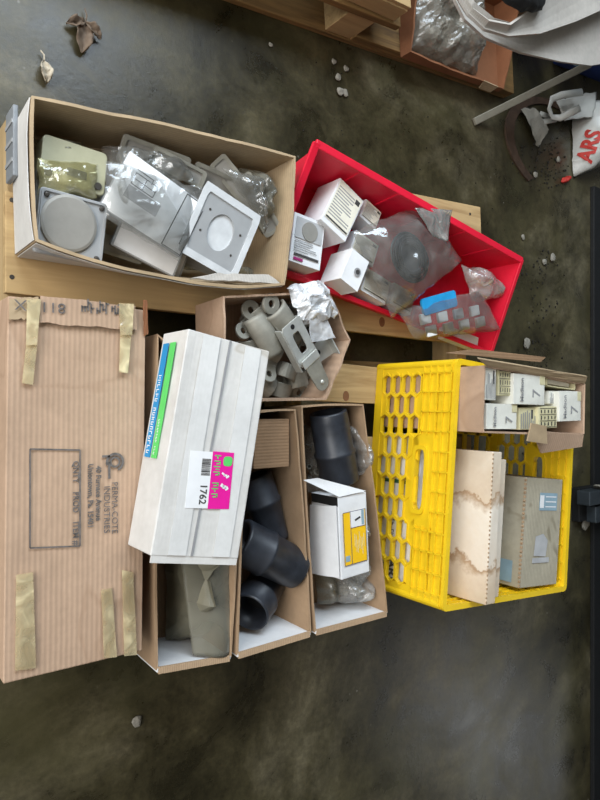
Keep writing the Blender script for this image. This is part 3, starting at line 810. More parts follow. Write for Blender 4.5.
# instruction sheet plate in a clear bag
isz = thing('bagged_plate', 'cover in clear bag with a printed instruction sheet in the middle of the carton', 'cover', P(153, 207, .222), 0, None, rotm(R(-26), R(-3), R(6)))
MB().prism(rrect(.150, .105, .004), 0, .012).build('plate', M_greyp, isz)
patch(isz, 'instruction_sheet', M_paperb, (-.018, .0, .0126), (.112, .103), .0004, 'white instruction sheet with line drawing')
patch(isz, 'printed_panel', M_paperd, (-.022, -.006, .0131), (.06, .022), .0003)
mb = MB()
for (cx, cy, sx, sy) in ((-.03, .028, .04, .0012), (-.03, .008, .04, .0012), (-.05, .018, .0012, .02), (-.01, .018, .0012, .02), (-.03, .018, .04, .001), (-.03, .018, .001, .02), (-.036, .034, .03, .001), (-.021, .030, .001, .01)):
    mb.box((cx, cy, .0132), (sx, sy, .0003))
mb.build('line_drawing', M_ink, isz)
patch(isz, 'side_sheet', M_paperb, (.055, 0, .0126), (.034, .10), .0004)
mb = MB()
for (cx, cy, sx, sy) in ((.037, 0, .0018, .1), (.073, 0, .0018, .1), (.055, -.049, .036, .0015), (.055, .049, .036, .0015)): mb.box((cx, cy, .0131), (sx, sy, .0003))
mb.box((.064, -.008, .0131), (.004, .05, .0003)); mb.build('sheet_border', M_ink, isz)
o = bag('clear bag over the instruction sheet in the carton of covers', [(106, 160), (205, 190), (180, 262), (106, 218)], .238, .008, 33, M_clear, freq=14)
# cover with oval opening and white gasket border
oc = thing('oval_cover', 'grey cover with oval opening and pale border at the right of the carton', 'cover', P(219, 233, .235), 0, None, rotm(R(-21), R(0), R(8)))
MB().ring(ringpts('rect', .056, .062), ringpts('circle', .025, .033), 0, .006).build('face_plate', M_greyp, oc)
MB().ring(ringpts('rect', .060, .066), ringpts('rect', .049, .053), .0062, .0085).build('pale_border', M_gasket, oc)
MB().lathe([(0, .0255), (.001, .0255)], Matrix.Translation((0, 0, .001)) @ Matrix.Rotation(R(-90), 4, 'Y') @ Matrix.Diagonal((1, 1.3, 1, 1)), 32, False).build('oval_insert', M_gasket, oc)
for a, b in ((.036, .015), (.034, -.026), (-.034, .026), (-.036, -.015)):
    MB().lathe([(0, .0022), (.001, .002)], Matrix.Translation((a, b, .006)) @ Matrix.Rotation(R(-90), 4, 'Y'), 10, False).build('screw_hole', M_nail, oc)
# flat plates under them
for k, (px, py, z, az, nm) in enumerate(((146, 250, .190, -20, 'white edged flat plate under the instruction sheet'), (152, 253, .175, -18, 'lower flat plate near the front wall of the carton'))):
    t = thing('flat_plate', nm, 'cover', P(px, py, z), 0, None, rotm(R(az), 0, R(8)))
    MB().prism(rrect(.12, .045, .003), 0, .010).build('plate', M_greyp, t, bevel=.001)
    patch(t, 'paper_wrap', M_paper, (0, 0, .0105), (.112, .04), .0006)
for (px, py, z, az, L, nm) in ((155, 156, .20, -6, .12, 'thin grey plate standing on edge by the far wall'), (150, 163, .19, -9, .11, 'second thin plate leaning below the far wall'), (238, 186, .205, -40, .12, 'wrapped plate leaning in the far right of the carton'), (258, 205, .20, -52, .12, 'narrow wrapped plate leaning by the right wall'), (215, 180, .195, -10, .09, 'rounded plate end showing behind the oval cover')):
    t = thing('edge_plate', nm, 'cover', P(px, py, z), 0, None, rotm(R(az), 0, R(35)))
    MB().prism(rrect(L, .035, .006), -.004, .004).build('plate', M_greyd, t, bevel=.001)
    MB().ring(rrect(L+.002, .037, .006), rrect(L-.012, .023, .004), .004, .0065).build('rolled_edge', M_cast, t)
bag('crumpled clear bag in the far right corner of the open carton', [(236, 168), (264, 176), (262, 236), (248, 215)], .17, .065, 35, M_clearg)
bag('clear bag under the plates in the far middle of the carton', [(110, 150), (225, 172), (225, 200), (115, 190)], .16, .035, 36, M_clearg)
bag('clear bag between the round lid and the instruction sheet', [(100, 145), (125, 150), (120, 225), (103, 225)], .18, .055, 37, M_clear)
bag('grey film filling the bottom of the open carton near the front', [(60, 240), (260, 270), (262, 280), (60, 250)], .14, .03, 38, M_clearg)

bag('wrinkled hazy bag folded over the leaning plates at the right of the carton', [(222, 168), (262, 178), (266, 236), (256, 214)], .222, .03, 39, M_clearb, rough=.6, freq=34)
bag('hazy bag bunched between the instruction sheet and the far wall', [(118, 146), (180, 160), (196, 182), (122, 172)], .215, .025, 40, M_clearb, rough=.6, freq=34)
for (px, py, z, az, L, nm) in ((178, 168, .205, -14, .10, 'narrow plate lying behind the instruction sheet'), (120, 248, .17, -10, .08, 'dark plate end under the instruction sheet by the near wall'), (200, 262, .17, -12, .09, 'plate lying low below the oval cover')):
    t = thing('edge_plate', nm, 'cover', P(px, py, z), 0, None, rotm(R(az), 0, R(20)))
    MB().prism(rrect(L, .030, .005), -.004, .004).build('plate', M_greyd, t, bevel=.001)
    MB().ring(rrect(L+.002, .032, .005), rrect(L-.012, .020, .003), .004, .0065).build('rolled_edge', M_cast, t)
# ------------------------------------------------------------------ red bin
zt_, zb_ = .26, .17
rim = [P(318, 147, zt_), P(521, 262, zt_), P(491, 352, zb_), P(272, 266, zb_)]
c = sum(rim, Vector())/4
base = []
for p in rim:
    base.append(Vector((c.x+(p.x-c.x)*.97, c.y+(p.y-c.y)*.93, PZ+.001)))
rb = thing('red_bin', 'bright red plastic bin of boxed devices and clear bags at the upper right', 'bin', (c.x, c.y, PZ+.001))
carton_shell(base, rim, 13, 10, 4, .0, .0).build('body', M_red, rb, solid=.004, weld=True, world=True)
mb = MB()
for k in range(4):
    a, b = rim[k], rim[(k+1) % 4]; d = (b-a).normalized(); n = d.cross(Vector((0, 0, 1))).normalized()
    if n.dot((a+b)/2-c) < 0: n = -n
    wv = .014 if k in (0, 3) else .009
    A, B = a-d*.006, b+d*.006
    dn = Vector((0, 0, .005))
    mb.hexa([A-n*.003-dn, B-n*.003-dn, B+n*wv-dn, A+n*wv-dn], [A-n*.003+dn*.4, B-n*.003+dn*.4, B+n*wv+dn*.4, A+n*wv+dn*.4])
mb.build('rim', M_red, rb, world=True, bevel=.002)
# vertical ribs of the far wall
mb = MB()
for k in range(1, 6):
    u = k/6; a = base[0].lerp(base[1], u); b = rim[0].lerp(rim[1], u); d = (rim[1]-rim[0]).normalized()*.003; n = Vector((-.1, -.5, 0)).normalized()*.004
    mb.hexa([a-d, a+d, a+d+n, a-d+n], [b-d, b+d, b+d+n, b-d+n])
mb.build('wall_rib', M_red, rb, world=True)
def face_lines(mb, w, l, h, n, y0, y1, seed):
    r_ = random.Random(seed)
    for k in range(n):
        y = y0+(y1-y0)*(k+.5)/n; ww = w*r_.uniform(.4, .8)
        mb.box((-w*.42+ww/2, y, h), (ww, (y1-y0)/n*.35, .0003))
def device_box(label, corners, z, h, seed, style=0, tilt=(0, 0), mat=M_paper):
    ctr, ang, w, l = rect(*corners, z)
    t = closed_carton('device_box', label, 'box', ctr, ang, w, l, z-h, z, mat, 'boxed electrical devices in the red bin', .0008, tilt)
    if style == 0:
        patch(t, 'label_panel', M_paperd, (0, l*.22, h+.0016), (w*.86, l*.42), .0005, 'grey picture panel')
        MB().lathe([(0, w*.26), (.002, w*.25)], Matrix.Translation((w*.02, l*.2, h+.0015)) @ Matrix.Rotation(R(-90), 4, 'Y'), 20, False).build('device_picture', M_greyd, t)
        mb = MB(); face_lines(mb, w, l, h+.002, 6, -l*.28, -l*.02, seed); mb.build('printed_lines', M_inkg, t)
        patch(t, 'dark_band', M_ink, (0, -l*.33, h+.0019), (w*.8, l*.05), .0004)
        patch(t, 'purple_mark', M_purple, (-w*.25, -l*.42, h+.0019), (w*.3, l*.06), .0004)
    elif style == 1:
        patch(t, 'label_panel', M_cream, (0, l*.04, h+.0014), (w*.9, l*.86), .0004)
        mb = MB(); face_lines(mb, w, l, h+.0018, 11, -l*.30, l*.38, seed); mb.build('printed_lines', M_inkg, t)
        patch(t, 'dark_band', M_ink, (0, -l*.36, h+.002), (w*.84, l*.035), .0004)
        patch(t, 'corner_mark', M_ink, (w*.32, l*.34, h+.002), (w*.16, l*.1), .0004)
    else:
        MB().lathe([(0, w*.17), (.001, w*.17)], Matrix.Translation((w*.12, -l*.02, h+.0014)) @ Matrix.Rotation(R(-90), 4, 'Y'), 24, False).build('round_symbol', M_inkg, t)
        MB().lathe([(0, w*.10), (.001, w*.10)], Matrix.Translation((w*.12, -l*.02, h+.0022)) @ Matrix.Rotation(R(-90), 4, 'Y'), 24, False).build('symbol_centre', M_ink, t)
    return t
device_box('narrow device box with grey picture panel in the left end of the red bin', ((295, 213), (326, 223), (319, 271), (289, 260)), .212, .055, 1, 0)
device_box('tallest pale device box with printed text near the far wall of the bin', ((342, 181), (365, 201), (345, 240), (318, 218)), .225, .075, 2, 1)
device_box('white device box with a round dark symbol facing the near rim', ((353, 247), (369, 263), (358, 291), (340, 279)), .225, .07, 3, 2)
device_box('device box just behind the tallest one at the far wall', ((367, 202), (383, 212), (375, 228), (358, 216)), .20, .055, 4, 1)
device_box('device box lying flat right of the round symbol one', ((367, 268), (392, 282), (385, 303), (360, 291)), .19, .045, 5, 1)
device_box('device box half covered by the big clear bag', ((356, 232), (380, 244), (372, 268), (350, 250)), .185, .045, 6, 1)
device_box('device box at the near rim under the edge of the flat bag', ((395, 284), (416, 294), (410, 314), (389, 304)), .18, .04, 7, 1)
# black coil in the big clear bag
coil = thing('coiled_cable', 'black coiled cable inside the big clear bag in the red bin', 'cable', P(408, 258, .222), R(-30))
mb = MB()
for k in range(14):
    r_ = .030+.0032*(k % 8); z_ = .004+.007*(k//8)+.002*(k % 2)
    mb.tube([(1.15*r_*math.cos(a), r_*math.sin(a), z_+.001*math.sin(3*a+k)) for a in [2*math.pi*j/40 for j in range(41)]], .0022, 6)
mb.build('windings', M_black, coil, smooth=True)
MB().lathe([(0, .03), (.006, .029)], Matrix.Rotation(R(-90), 4, 'Y') @ Matrix.Diagonal((1, 1, 1.15, 1)), 28, False).build('core', M_black, coil)
q = [P(352, 232, .214), P(412, 207, .220), P(462, 262, .216), P(392, 318, .210)]
o = pillow(q, .046, 41, 30, 30, .30, 16, .004, .5).build('plastic_bag', M_clearb, smooth=True)
tag(o, 'big clear plastic bag with black coil lying on top in the red bin', 'bag')
q = [P(414, 208, .256), P(452, 210, .266), P(448, 242, .262), P(432, 236, .256)]
o.name = 'plastic_bag'; sheet(q, .004, 42, 14, 10, 18, .003).build('loose_end', M_clearw, o, solid=.0005, smooth=True)
# flat bag with blue pads
q = [P(396, 310, .205), P(480, 290, .215), P(501, 330, .205), P(416, 340, .202)]
o = pillow(q, .020, 43, 26, 22, .3, 18, .003, .45).build('plastic_bag', M_clearb, smooth=True)
tag(o, 'flat clear bag of bright blue and white pieces at the near rim', 'bag')
t = thing('blue_pad', 'bright blue strip inside the flat clear bag', 'pad', P(438, 303, .211), R(16))
MB().prism(rrect(.125, .040, .008), 0, .007).build('blue_strip', M_bluepad, t, bevel=.001)
WB = 'small white block under the blue strip in the flat clear bag'
pr = None
for px, py in ((424, 319), (441, 317), (457, 314), (473, 311), (430, 331), (447, 328), (463, 325), (479, 322)):
    loc = P(px, py, .208); ro = (0, 0, R(14))
    if pr is None:
        pr = MB().prism(rrect(.034, .025, .003), 0, .007).build('white_block', M_paper, bevel=.001)
        tag(pr, WB, 'block', 'white blocks in the flat bag'); pr.location = loc; pr.rotation_euler = ro
    else: dup(pr, loc, ro)
bag('small crumpled clear bag at the right end of the red bin', [(461, 265), (490, 272), (503, 296), (472, 302)], .20, .04, 44, M_clearw)
ctr, ang, w, l = rect((446, 330), (482, 328), (478, 347), (448, 346), .165)
closed_carton('paper_carton', 'plain white carton under the flat bag at the near right of the red bin', 'box', ctr, R(-11), w*.9, l*.7, .13, .165, M_paper)

# ------------------------------------------------------------------ yellow crate
CZ0, CZ1 = PZ+.001, .36
cx = thing('milk_crate', 'bright yellow plastic crate with honeycomb sides holding worn cartons', 'crate')
ctl, cbl, cbr = P(457, 358, CZ1), P(443, 612, CZ1), P(567, 598, CZ1)
cang = R(-5.2); CL_, CW_ = .522, .468
uy = Vector((-math.sin(cang), math.cos(cang), 0)); ux = Vector((math.cos(cang), math.sin(cang), 0))
cc = (ctl+cbl)/2+ux*CW_/2; cx.location = (cc.x, cc.y, CZ0); cx.rotation_euler = (0, 0, cang)
CH = CZ1-CZ0; TH = .010
def honey(mb, L, H, T, handle):
    """panel in local (a along L, b up) coords, T maps to crate space; honeycomb opens through it"""
    th = TH*.55
    b0, b1 = .020, H*.60
    rows = 4; pb = (b1-b0)/rows
    hl = (-.065, .065); hb = (H*.52, H*.76)
    n = max(5, round((L-.05)/.045)); pa = (L-.044)/n; t_ = .0125; s_h = (pa-t_)/2
    cells = []
    for k in range(n):
        a = -L/2+.022+pa*(k+.5); odd = k % 2
        for q in range(rows-(1 if odd else 0)):
            cells.append((a, b0+pb*(q+.5+(.5 if odd else 0))))
        if odd:
            for e, sg in ((b0, 1), (b1, -1)):
                mb.prism([(a-s_h-t_, e), (a+s_h+t_, e), (a+s_h, e+sg*pb/2), (a-s_h, e+sg*pb/2)], -th*.6, th*.6, T)
    for a, b in cells:
        if handle and abs(a) < .098 and b+pb/2 > b1-pb*.9 and b-pb/2 > b1-pb*1.2: continue
        out = [(a+s_h+t_, b), (a+s_h, b+pb/2), (a-s_h, b+pb/2), (a-s_h-t_, b), (a-s_h, b-pb/2), (a+s_h, b-pb/2)]
        g = .0032
        inn = [(a+s_h+t_-g*1.6, b), (a+s_h-g*.3, b+pb/2-g), (a-s_h+g*.3, b+pb/2-g), (a-s_h-t_+g*1.6, b), (a-s_h+g*.3, b-pb/2+g), (a+s_h-g*.3, b-pb/2+g)]
        mb.ring(out, inn, -th, th, T)
    if handle:
        ac, bc = 0, (b1-pb+H*.80)/2; hh_ = (H*.80-(b1-pb))/2
        mb.ring([(ac+x, bc+y) for x, y in ringpts('rect', .100, hh_, 64)], [(ac+x, bc+y) for x, y in ringpts('slot', .066, .0145, 64)], -th*.6, th*.6, T)
        mb.ring([(ac+x, bc+y) for x, y in ringpts('slot', .074, .0215, 64)], [(ac+x, bc+y) for x, y in ringpts('slot', .065, .014, 64)], -th*1.5, th*1.5, T)
    def rib(a0_, b0_, a1_, b1_, t=.0035, d=1.0):
        if abs(a1_-a0_) < 1e-6: pts = [(a0_-t/2, b0_), (a0_+t/2, b0_), (a0_+t/2, b1_), (a0_-t/2, b1_)]
        else: pts = [(a0_, b0_-t/2), (a1_, b0_-t/2), (a1_, b0_+t/2), (a0_, b0_+t/2)]
        mb.prism(pts, -th*d, th*d, T)
    # solid band with ladder ribs over the honeycomb
    seg = [(-L/2+.004, L/2-.004)] if not handle else [(-L/2+.004, -.098), (.098, L/2-.004)]
    for s0, s1 in seg: mb.prism([(s0, H*.60), (s1, H*.60), (s1, H*.80), (s0, H*.80)], -th*.35, th*.2, T)
    mb.prism([(-L/2+.004, H*.76), (L/2-.004, H*.76), (L/2-.004, H-.004), (-L/2+.004, H-.004)], -th*.35, th*.2, T)
    for b in (H*.62, H*.70, H*.78, H*.86, H*.94):
        for s0, s1 in (seg if H*.5 < b < H*.76 else [(-L/2+.004, L/2-.004)]): rib(s0, b, s1, b, .003, 1.15)
    kx = int(L/.045)
    for k in range(kx+1):
        a = -L/2+.02+k*(L-.04)/kx
        lo = H*.60 if not (handle and -.099 < a < .099) else H*.79
        rib(a, lo, a, H-.006, .0035, 1.15)
    mb.prism([(-L/2+.004, 0), (L/2-.004, 0), (L/2-.004, .022), (-L/2+.004, .022)], -th, th, T)      # foot band
    for s_ in (-1, 1):
        mb.prism([(s_*L/2-.0, .0), (s_*(L/2-.024), .0), (s_*(L/2-.024), H-.006), (s_*L/2, H-.006)], -th*.7, th*.7, T)   # end stiles
    # half ribs at the stiles
    for k in range(3): rib(s_*0-L/2+.02, b0+pb*(k+1), -L/2+.04, b0+pb*(k+1))
def wallT(o, a, b):   # a along, b up, normal out
    a, b = Vector(a), Vector(b); n = a.cross(b)
    M = Matrix.Identity(4)
    for i, ax in enumerate((a, b, n)):
        for k in range(3): M[k][i] = ax[k]
    for k in range(3): M[k][3] = o[k]
    return M
x, y = CW_/2-.007, CL_/2-.007
for nm, o_, a_, L_, h_ in (('side_wall', (-x, 0, 0), (0, -1, 0), CL_-.014, True), ('side_wall', (x, 0, 0), (0, 1, 0), CL_-.014, True),
                           ('end_wall', (0, -y, 0), (1, 0, 0), CW_-.014, True), ('end_wall', (0, y, 0), (-1, 0, 0), CW_-.014, True)):
    mb = MB(); honey(mb, L_, CH, wallT(o_, a_, (0, 0, 1)), h_); mb.build(nm, M_yellow, cx)
MB().ring(rrect(CW_, CL_, .012, 4), rrect(CW_-.024, CL_-.024, .006, 4), CH-.008, CH).build('rim', M_yellow, cx)
for a, b in ((1, 1), (1, -1), (-1, 1), (-1, -1)): MB().lathe([(0, .0095), (CH-.012, .0095)], Matrix.Translation((a*(x-.003), b*(y-.003), 0)) @ Matrix.Rotation(R(-90), 4, 'Y'), 14, False).build('corner_post', M_yellow, cx)
mb = MB()
for k in range(9): mb.box((-x+.02+k*(2*x-.04)/8, 0, .004), (.012, 2*y, .006))
for k in range(9): mb.box((0, -y+.02+k*(2*y-.04)/8, .004), (2*x, .012, .006))
mb.build('base_grid', M_yellow, cx)
def cl(xl, yl, z): return Vector((cc.x, cc.y, 0))+ux*xl+uy*yl+Vector((0, 0, z))
FZ = CZ0+.0085
# tall water-stained carton on a white carton
p = P(492, 452, .40); q_ = P(485, 606, .40)
mid = (p+q_)/2; L_ = (p-q_).length
pc = closed_carton('stained_carton', 'tan water-stained carton standing on edge along the left side of the crate', 'box', Vector((mid.x+.012, mid.y, 0)), R(-4.5), .034, L_, .258, .400, M_stain, None, .002, (0, R(3)))
pc2 = closed_carton('stained_carton', 'narrow tan carton squeezed beside the water-stained one', 'box', Vector((mid.x+.052, mid.y-.008, 0)), R(-5.5), .026, L_*.93, .262, .385, M_stain, None, .002, (0, R(3)))
mb = MB()
for k in range(34): mb.box((-.0165, -L_/2+.006+k*(L_-.012)/33, .1422), (.0025, .004, .002), rz=.5*(k % 3))
mb.build('corrugated_edge', M_kraft, pc)
MB().box((-.018, -L_*.37, .03), (.0008, .05, .03)).build('paper_patch', M_tan, pc)
wc = cl(-CW_/2+.080, -.072, 0)
w2 = closed_carton('white_carton', 'white carton with black lettering seen through the honeycomb of the crate', 'box', wc, cang, .115, .34, FZ, .256, M_whiteclean)
text('ARR', frame((-.0605, -.115, .052), (0, -1, 0), (0, 0, 1)), .032, M_ink, w2, bold=.001)
marks((-.0605, -.01, .05), (0, -1, 0), (0, 0, 1), .07, .012, 9, M_ink, w2, 12, 'printed_marks')
MB().box((-.0602, .06, .06), (.0006, .008, .11)).build('green_band', mat_plain('dark_green_ink', (.02, .09, .05), .6), w2)
# worn grey carton with blue label
zq = .355
ctr, ang, w, l = rect((527, 485), (566, 485), (556, 592), (515, 597), zq)
qc = closed_carton('worn_carton', 'worn grey-tan carton with small blue label at the right of the crate', 'box', ctr+Vector((0, .017, 0)), R(-6.5), w*.93, l*.985, FZ, zq, M_worn)
hq = zq-FZ; w *= .93
patch(qc, 'blue_label', M_labelb, (.018, l*.28, hq+.0018), (.075, .042), .0006, 'small faded blue label')
patch(qc, 'label_emblem', M_paper, (-.010, l*.28, hq+.0023), (.016, .03), .0004)
mb = MB()
for k in range(3): mb.box((.028, l*.28+.012-k*.012, hq+.0023), (.045, .0025, .0003))
mb.build('label_lines', M_paper, qc)
mb = MB().prism([(-.030, -.055), (.02, -.058), (.026, -.02), (.005, -.004), (-.026, -.01)], hq+.0012, hq+.0017); mb.build('grey_smear', M_paperd, qc)
MB().box((0, -l*.12-.035, hq+.0016), (.07, .012, .0006)).build('torn_label', M_paperd, qc)
mb = MB()
for k in range(26): mb.box((-w/2, -l/2+.008+k*(l-.016)/25, hq-.0005), (.005, .0055, .004), rz=.4*(k % 3))
mb.build('corrugated_edge', M_kraft, qc)
MB().box((-w/2-.0025, -l*.36, hq-.05), (.0008, .05, .06)).build('pale_patch', M_labelb, qc)
# carton of small boxes, standing in the far end of the crate
SZ = .42
rimS = [P(485, 366, SZ), P(584, 384, SZ), P(583, 434, SZ), P(484, 432, SZ)]
cS = sum(rimS, Vector())/4
baseS = [Vector((p.x+(cS.x-p.x)*.02, p.y+(cS.y-p.y)*.06, FZ)) for p in rimS]
sb = thing('open_carton', 'brown open carton full of small yellowed boxes at the far end of the crate', 'box', (cS.x, cS.y, FZ))
carton_shell(baseS, rimS, 17, 10, 5, .001, .004).build('body', M_brown, sb, solid=.004, weld=True, world=True)
q = [P(446, 350, .445), P(541, 359, .455), P(566, 369, .437), P(492, 361, .430)]
q = [rimS[0]+Vector((-.04, .014, .012)), rimS[1]+Vector((-.01, .018, .012)), rimS[1]+Vector((0, .002, .001)), rimS[0]+Vector((0, .002, .001))]
o = MB().grid(lambda u, v: lerp4(q, u, v)+Vector((0, 0, .003*noise.noise(Vector((u*5, v*4, 2))))), 10, 4).build('far_flap', M_tan, sb, solid=.004, world=True)
q3 = [P(446, 353, .415), P(475, 349, .42), P(545, 357, .43), P(540, 362, .427)]
MB().grid(lambda u, v: lerp4(q3, u, v), 8, 3).build('torn_flap', M_dkbrown, sb, solid=.004, world=True)
q4 = [rimS[3]+Vector((.17, -.002, .0)), rimS[2]+Vector((0, -.002, .0)), rimS[2]+Vector((.0, -.030, -.004)), rimS[3]+Vector((.23, -.055, -.018))]
MB().grid(lambda u, v: lerp4(q4, u, v), 8, 4).build('near_flap', M_brown, sb, solid=.004, world=True)
q5 = [P(531, 423, .428), P(546, 426, .43), P(547, 444, .424), P(527, 441, .422)]
MB().grid(lambda u, v: lerp4(q5, u, v), 5, 4).build('torn_corner', M_tan, sb, solid=.003, world=True)
q6 = [rimS[1]+Vector((.002, 0, 0)), rimS[1]+Vector((.03, -.015, -.02)), rimS[2]+Vector((.03, .01, -.02)), rimS[2]+Vector((.002, 0, 0))]
MB().grid(lambda u, v: lerp4(q6, u, v), 5, 4).build('side_flap', M_brown, sb, solid=.004, world=True)
def fitting_box(label, corners, z, h, mat, style, seed):
    ctr, ang, w, l = rect(*corners, z)
    t = closed_carton('fitting_box', label, 'box', ctr, ang, w*.97, l*.97, z-h, z, mat, 'small fitting boxes in the crate', .0006)
    if style == 'name':   # script name along the box with a big figure
        text('Madison', frame((-w*.20, -l*.40, h+.0016), (0, 1, 0), (-1, 0, 0)), l*.24, M_inkg, t, sx=.95, bold=.0003)
        text('7', frame((w*.32, -l*.28, h+.0016), (0, 1, 0), (-1, 0, 0)), l*.62, M_inkg, t)
        patch(t, 'yellowed_end', M_papery, (w*.40, l*.33, h+.0012), (w*.16, l*.3), .0004)
    elif style == 'text':
        mb = MB(); r_ = random.Random(seed)
        for k in range(8): 
            yy = l*r_.uniform(.35, .85); mb.box((-w*.40+k*w*.8/7, -l*.45+yy/2, h+.0017), (w*.045, yy, .0003))
        mb.build('printed_lines', M_inkg, t)
        patch(t, 'dark_bar', M_ink, (w*.22, l*.2, h+.0017), (w*.1, l*.4), .0004)
    elif style == 'grid':
        mb = MB(); r_ = random.Random(seed)
        for k in range(4): mb.box((0, -l*.42+k*l*.28, h+.0017), (w*.86, .0012, .0003))
        for k in range(5):
            for j in range(3): mb.box((-w*.36+k*w*.18, -l*.28+j*l*.28, h+.0017), (w*.05, l*r_.uniform(.1, .2), .0003))
        mb.build('printed_grid', M_ink, t)
    return t
Z = .413
fitting_box('narrow white fitting box in the far left corner of the brown carton', ((485, 366), (496, 368), (496, 401), (485, 400)), Z, .05, M_offwhite, 'text', 1)
fitting_box('yellowed fitting box with printed grid second from the far left', ((498, 368), (511, 370), (511, 396), (498, 396)), Z-.003, .05, M_papery, 'grid', 2)
fitting_box('white fitting box marked Madison and a big seven in the middle of the far row', ((513, 372), (545, 376), (545, 406), (513, 404)), Z+.006, .06, M_offwhite, 'name', 3)
ctr, ang, w, l = rect((547, 376), (576, 380), (575, 389), (547, 387), Z)
ot = thing('fitting_box', 'open yellowed fitting box with cream lid tucked at the far right', 'box', (ctr.x, ctr.y, Z-.05), ang, 'small fitting boxes in the crate')
mb = MB()
for s_ in (-1, 1):
    mb.box((s_*(w/2-.001), 0, .025), (.002, l, .05)); mb.box((0, s_*(l/2-.001), .025), (w, .002, .05))
mb.box((0, 0, .001), (w, l, .002)); mb.build('body', M_papery, ot)
MB().prism(rrect(w*.8, l*.5, l*.2), .036, .042).build('cream_insert', M_cream, ot, bevel=.001)
fitting_box('white fitting box with Madison lettering in the near left of the brown carton', ((486, 402), (517, 405), (517, 430), (486, 429)), Z+.001, .055, M_offwhite, 'name', 4)
fitting_box('yellowed fitting box with line print left of the torn corner', ((519, 407), (536, 408), (536, 430), (519, 430)), Z-.004, .05, M_papery, 'text', 5)
fitting_box('tan fitting box with printed grid in the near row', ((538, 407), (557, 406), (557, 428), (538, 429)), Z+.003, .05, M_papery, 'grid', 6)
fitting_box('large white fitting box with a seven in the right end of the brown carton', ((559, 391), (581, 391), (581, 421), (559, 422)), Z+.008, .06, M_offwhite, 'name', 7)
fitting_box('white fitting box half hidden behind the tan one', ((549, 391), (557, 391), (557, 404), (549, 404)), Z-.006, .05, M_offwhite, 'text', 8)

# ------------------------------------------------------------------ grey tray edge beside the open carton
tr = thing('plastic_tray', 'grey see-through plastic panel standing beside the left end of the open carton', 'panel', (.2285, .40, PZ+.0005))
MB().box((0, .0, .025), (.008, .11, .05)).build('tray_sheet', mat_plain('grey_translucent_plastic', (.22, .235, .25), .3), tr, bevel=.002)
mb = MB()
for s_ in (-.03, .0, .03): mb.box((-.0045, s_, .025), (.002, .006, .046))
mb.build('tray_rib', M_greyp, tr)

# ------------------------------------------------------------------ second pallet with its load, upper right
p2 = thing('wooden_pallet', 'amber pine pallet at the top edge with a loaded carton on it', 'pallet', (1.0, 1.35, 0), R(4.5))
A0 = Vector((.55, .868, 0)); dx = Vector((math.cos(R(4.6)), math.sin(R(4.6)), 0)); dy = Vector((-dx.y, dx.x, 0))
def p2b(nm, a0, a1, b0, b1, z0, z1, mat):
    pts = [A0+dx*a+dy*b for a, b in ((a0, b0), (a1, b0), (a1, b1), (a0, b1))]
    return MB().hexa([p+Vector((0, 0, z0)) for p in pts], [p+Vector((0, 0, z1)) for p in pts]).build(nm, mat, p2, bevel=.002, world=True)
p2b('bottom_board', -.25, 1.17, .0, .10, 0, .016, M_wood2); p2b('bottom_board', -.25, 1.17, .15, .25, 0, .016, M_wood2); p2b('bottom_board', -.25, 1.17, .45, .55, 0, .016, M_wood2)
for a in (-.22, .42):
    p2b('block', a, a+.085, .004, .098, .0165, .108, M_wood); p2b('block', a, a+.085, .454, .546, .0165, .108, M_wood)
for b in (0, .13, .26, .39, .52): p2b('deck_board', -.25, .57, b, b+.105, .1085, .128, M_wood2)
def A2(a, b, z): return A0+dx*a+dy*b+Vector((0, 0, z))
lc = thing('wooden_box', 'pale slatted wooden box at the top edge on the amber pallet', 'box', A2(.455, .16, .129), R(3))
for k in range(4): MB().box((0, -.11+k*.075, .050), (.19, .072, .010)).build('lid_slat', M_wood, lc, bevel=.001)
MB().box((0, 0, .0225), (.186, .30, .045)).build('box_body', M_wood, lc)
oc2 = thing('open_carton', 'low orange-brown carton with crumpled clear wrap beside the amber pallet boards', 'box', A2(.88, .12, .0415))
bs = [A2(.66, .24, .017), A2(1.08, .24, .017), A2(1.08, -.012, .017), A2(.66, -.012, .017)]
bs = [p+Vector((0, 0, .0245)) for p in bs]
rs = [bs[0]+Vector((0, 0, .10)), bs[1]+Vector((0, 0, .10)), bs[2]+Vector((0, 0, .022)), bs[3]+Vector((0, 0, .034))]
p2b('low_board', .50, 1.17, -.0, .25, .0165, .040, M_wood2)
carton_shell(bs, rs, 23, 10, 3, .003, .006).build('body', M_orange, oc2, solid=.005, weld=True, world=True)
fo = rs[3].lerp(rs[2], .80); q = [fo+Vector((-.02, -.004, .004)), fo+dx*.05+Vector((0, -.004, .002)), fo+dx*.045+Vector((0, -.012, -.022)), fo+Vector((-.01, -.012, -.022))]
MB().grid(lambda u, v: lerp4(q, u, v), 4, 4).build('torn_flap', M_tan, oc2, solid=.003, world=True)
q = [A2(.67, .22, .055), A2(.94, .22, .055), A2(.96, .00, .055), A2(.67, .00, .055)]
o = pillow(q, .085, 51, 30, 30, .4, 18, .006, .5).build('plastic_wrap', mat_clear('beige_grey_wrap', (.85, .84, .8), (.36, .33, .27), .42, 24, .25, .06), smooth=False)  # film haze tinted a darker beige-grey
tag(o, 'crumpled heap of clear plastic wrap in the low orange-brown carton', 'wrap')
fc = thing('flap_carton', 'brown carton with wide pale flaps folded open at the upper right corner', 'box', A2(1.05, .42, .017))
bs = [A2(.72, .70, .017), A2(1.36, .70, .017), A2(1.36, .27, .017), A2(.72, .27, .017)]
rs = [p+Vector((0, 0, .27)) for p in bs]
carton_shell(bs, rs, 27, 8, 4, .003, .003).build('body', M_dkbrown, fc, solid=.005, weld=True, world=True)
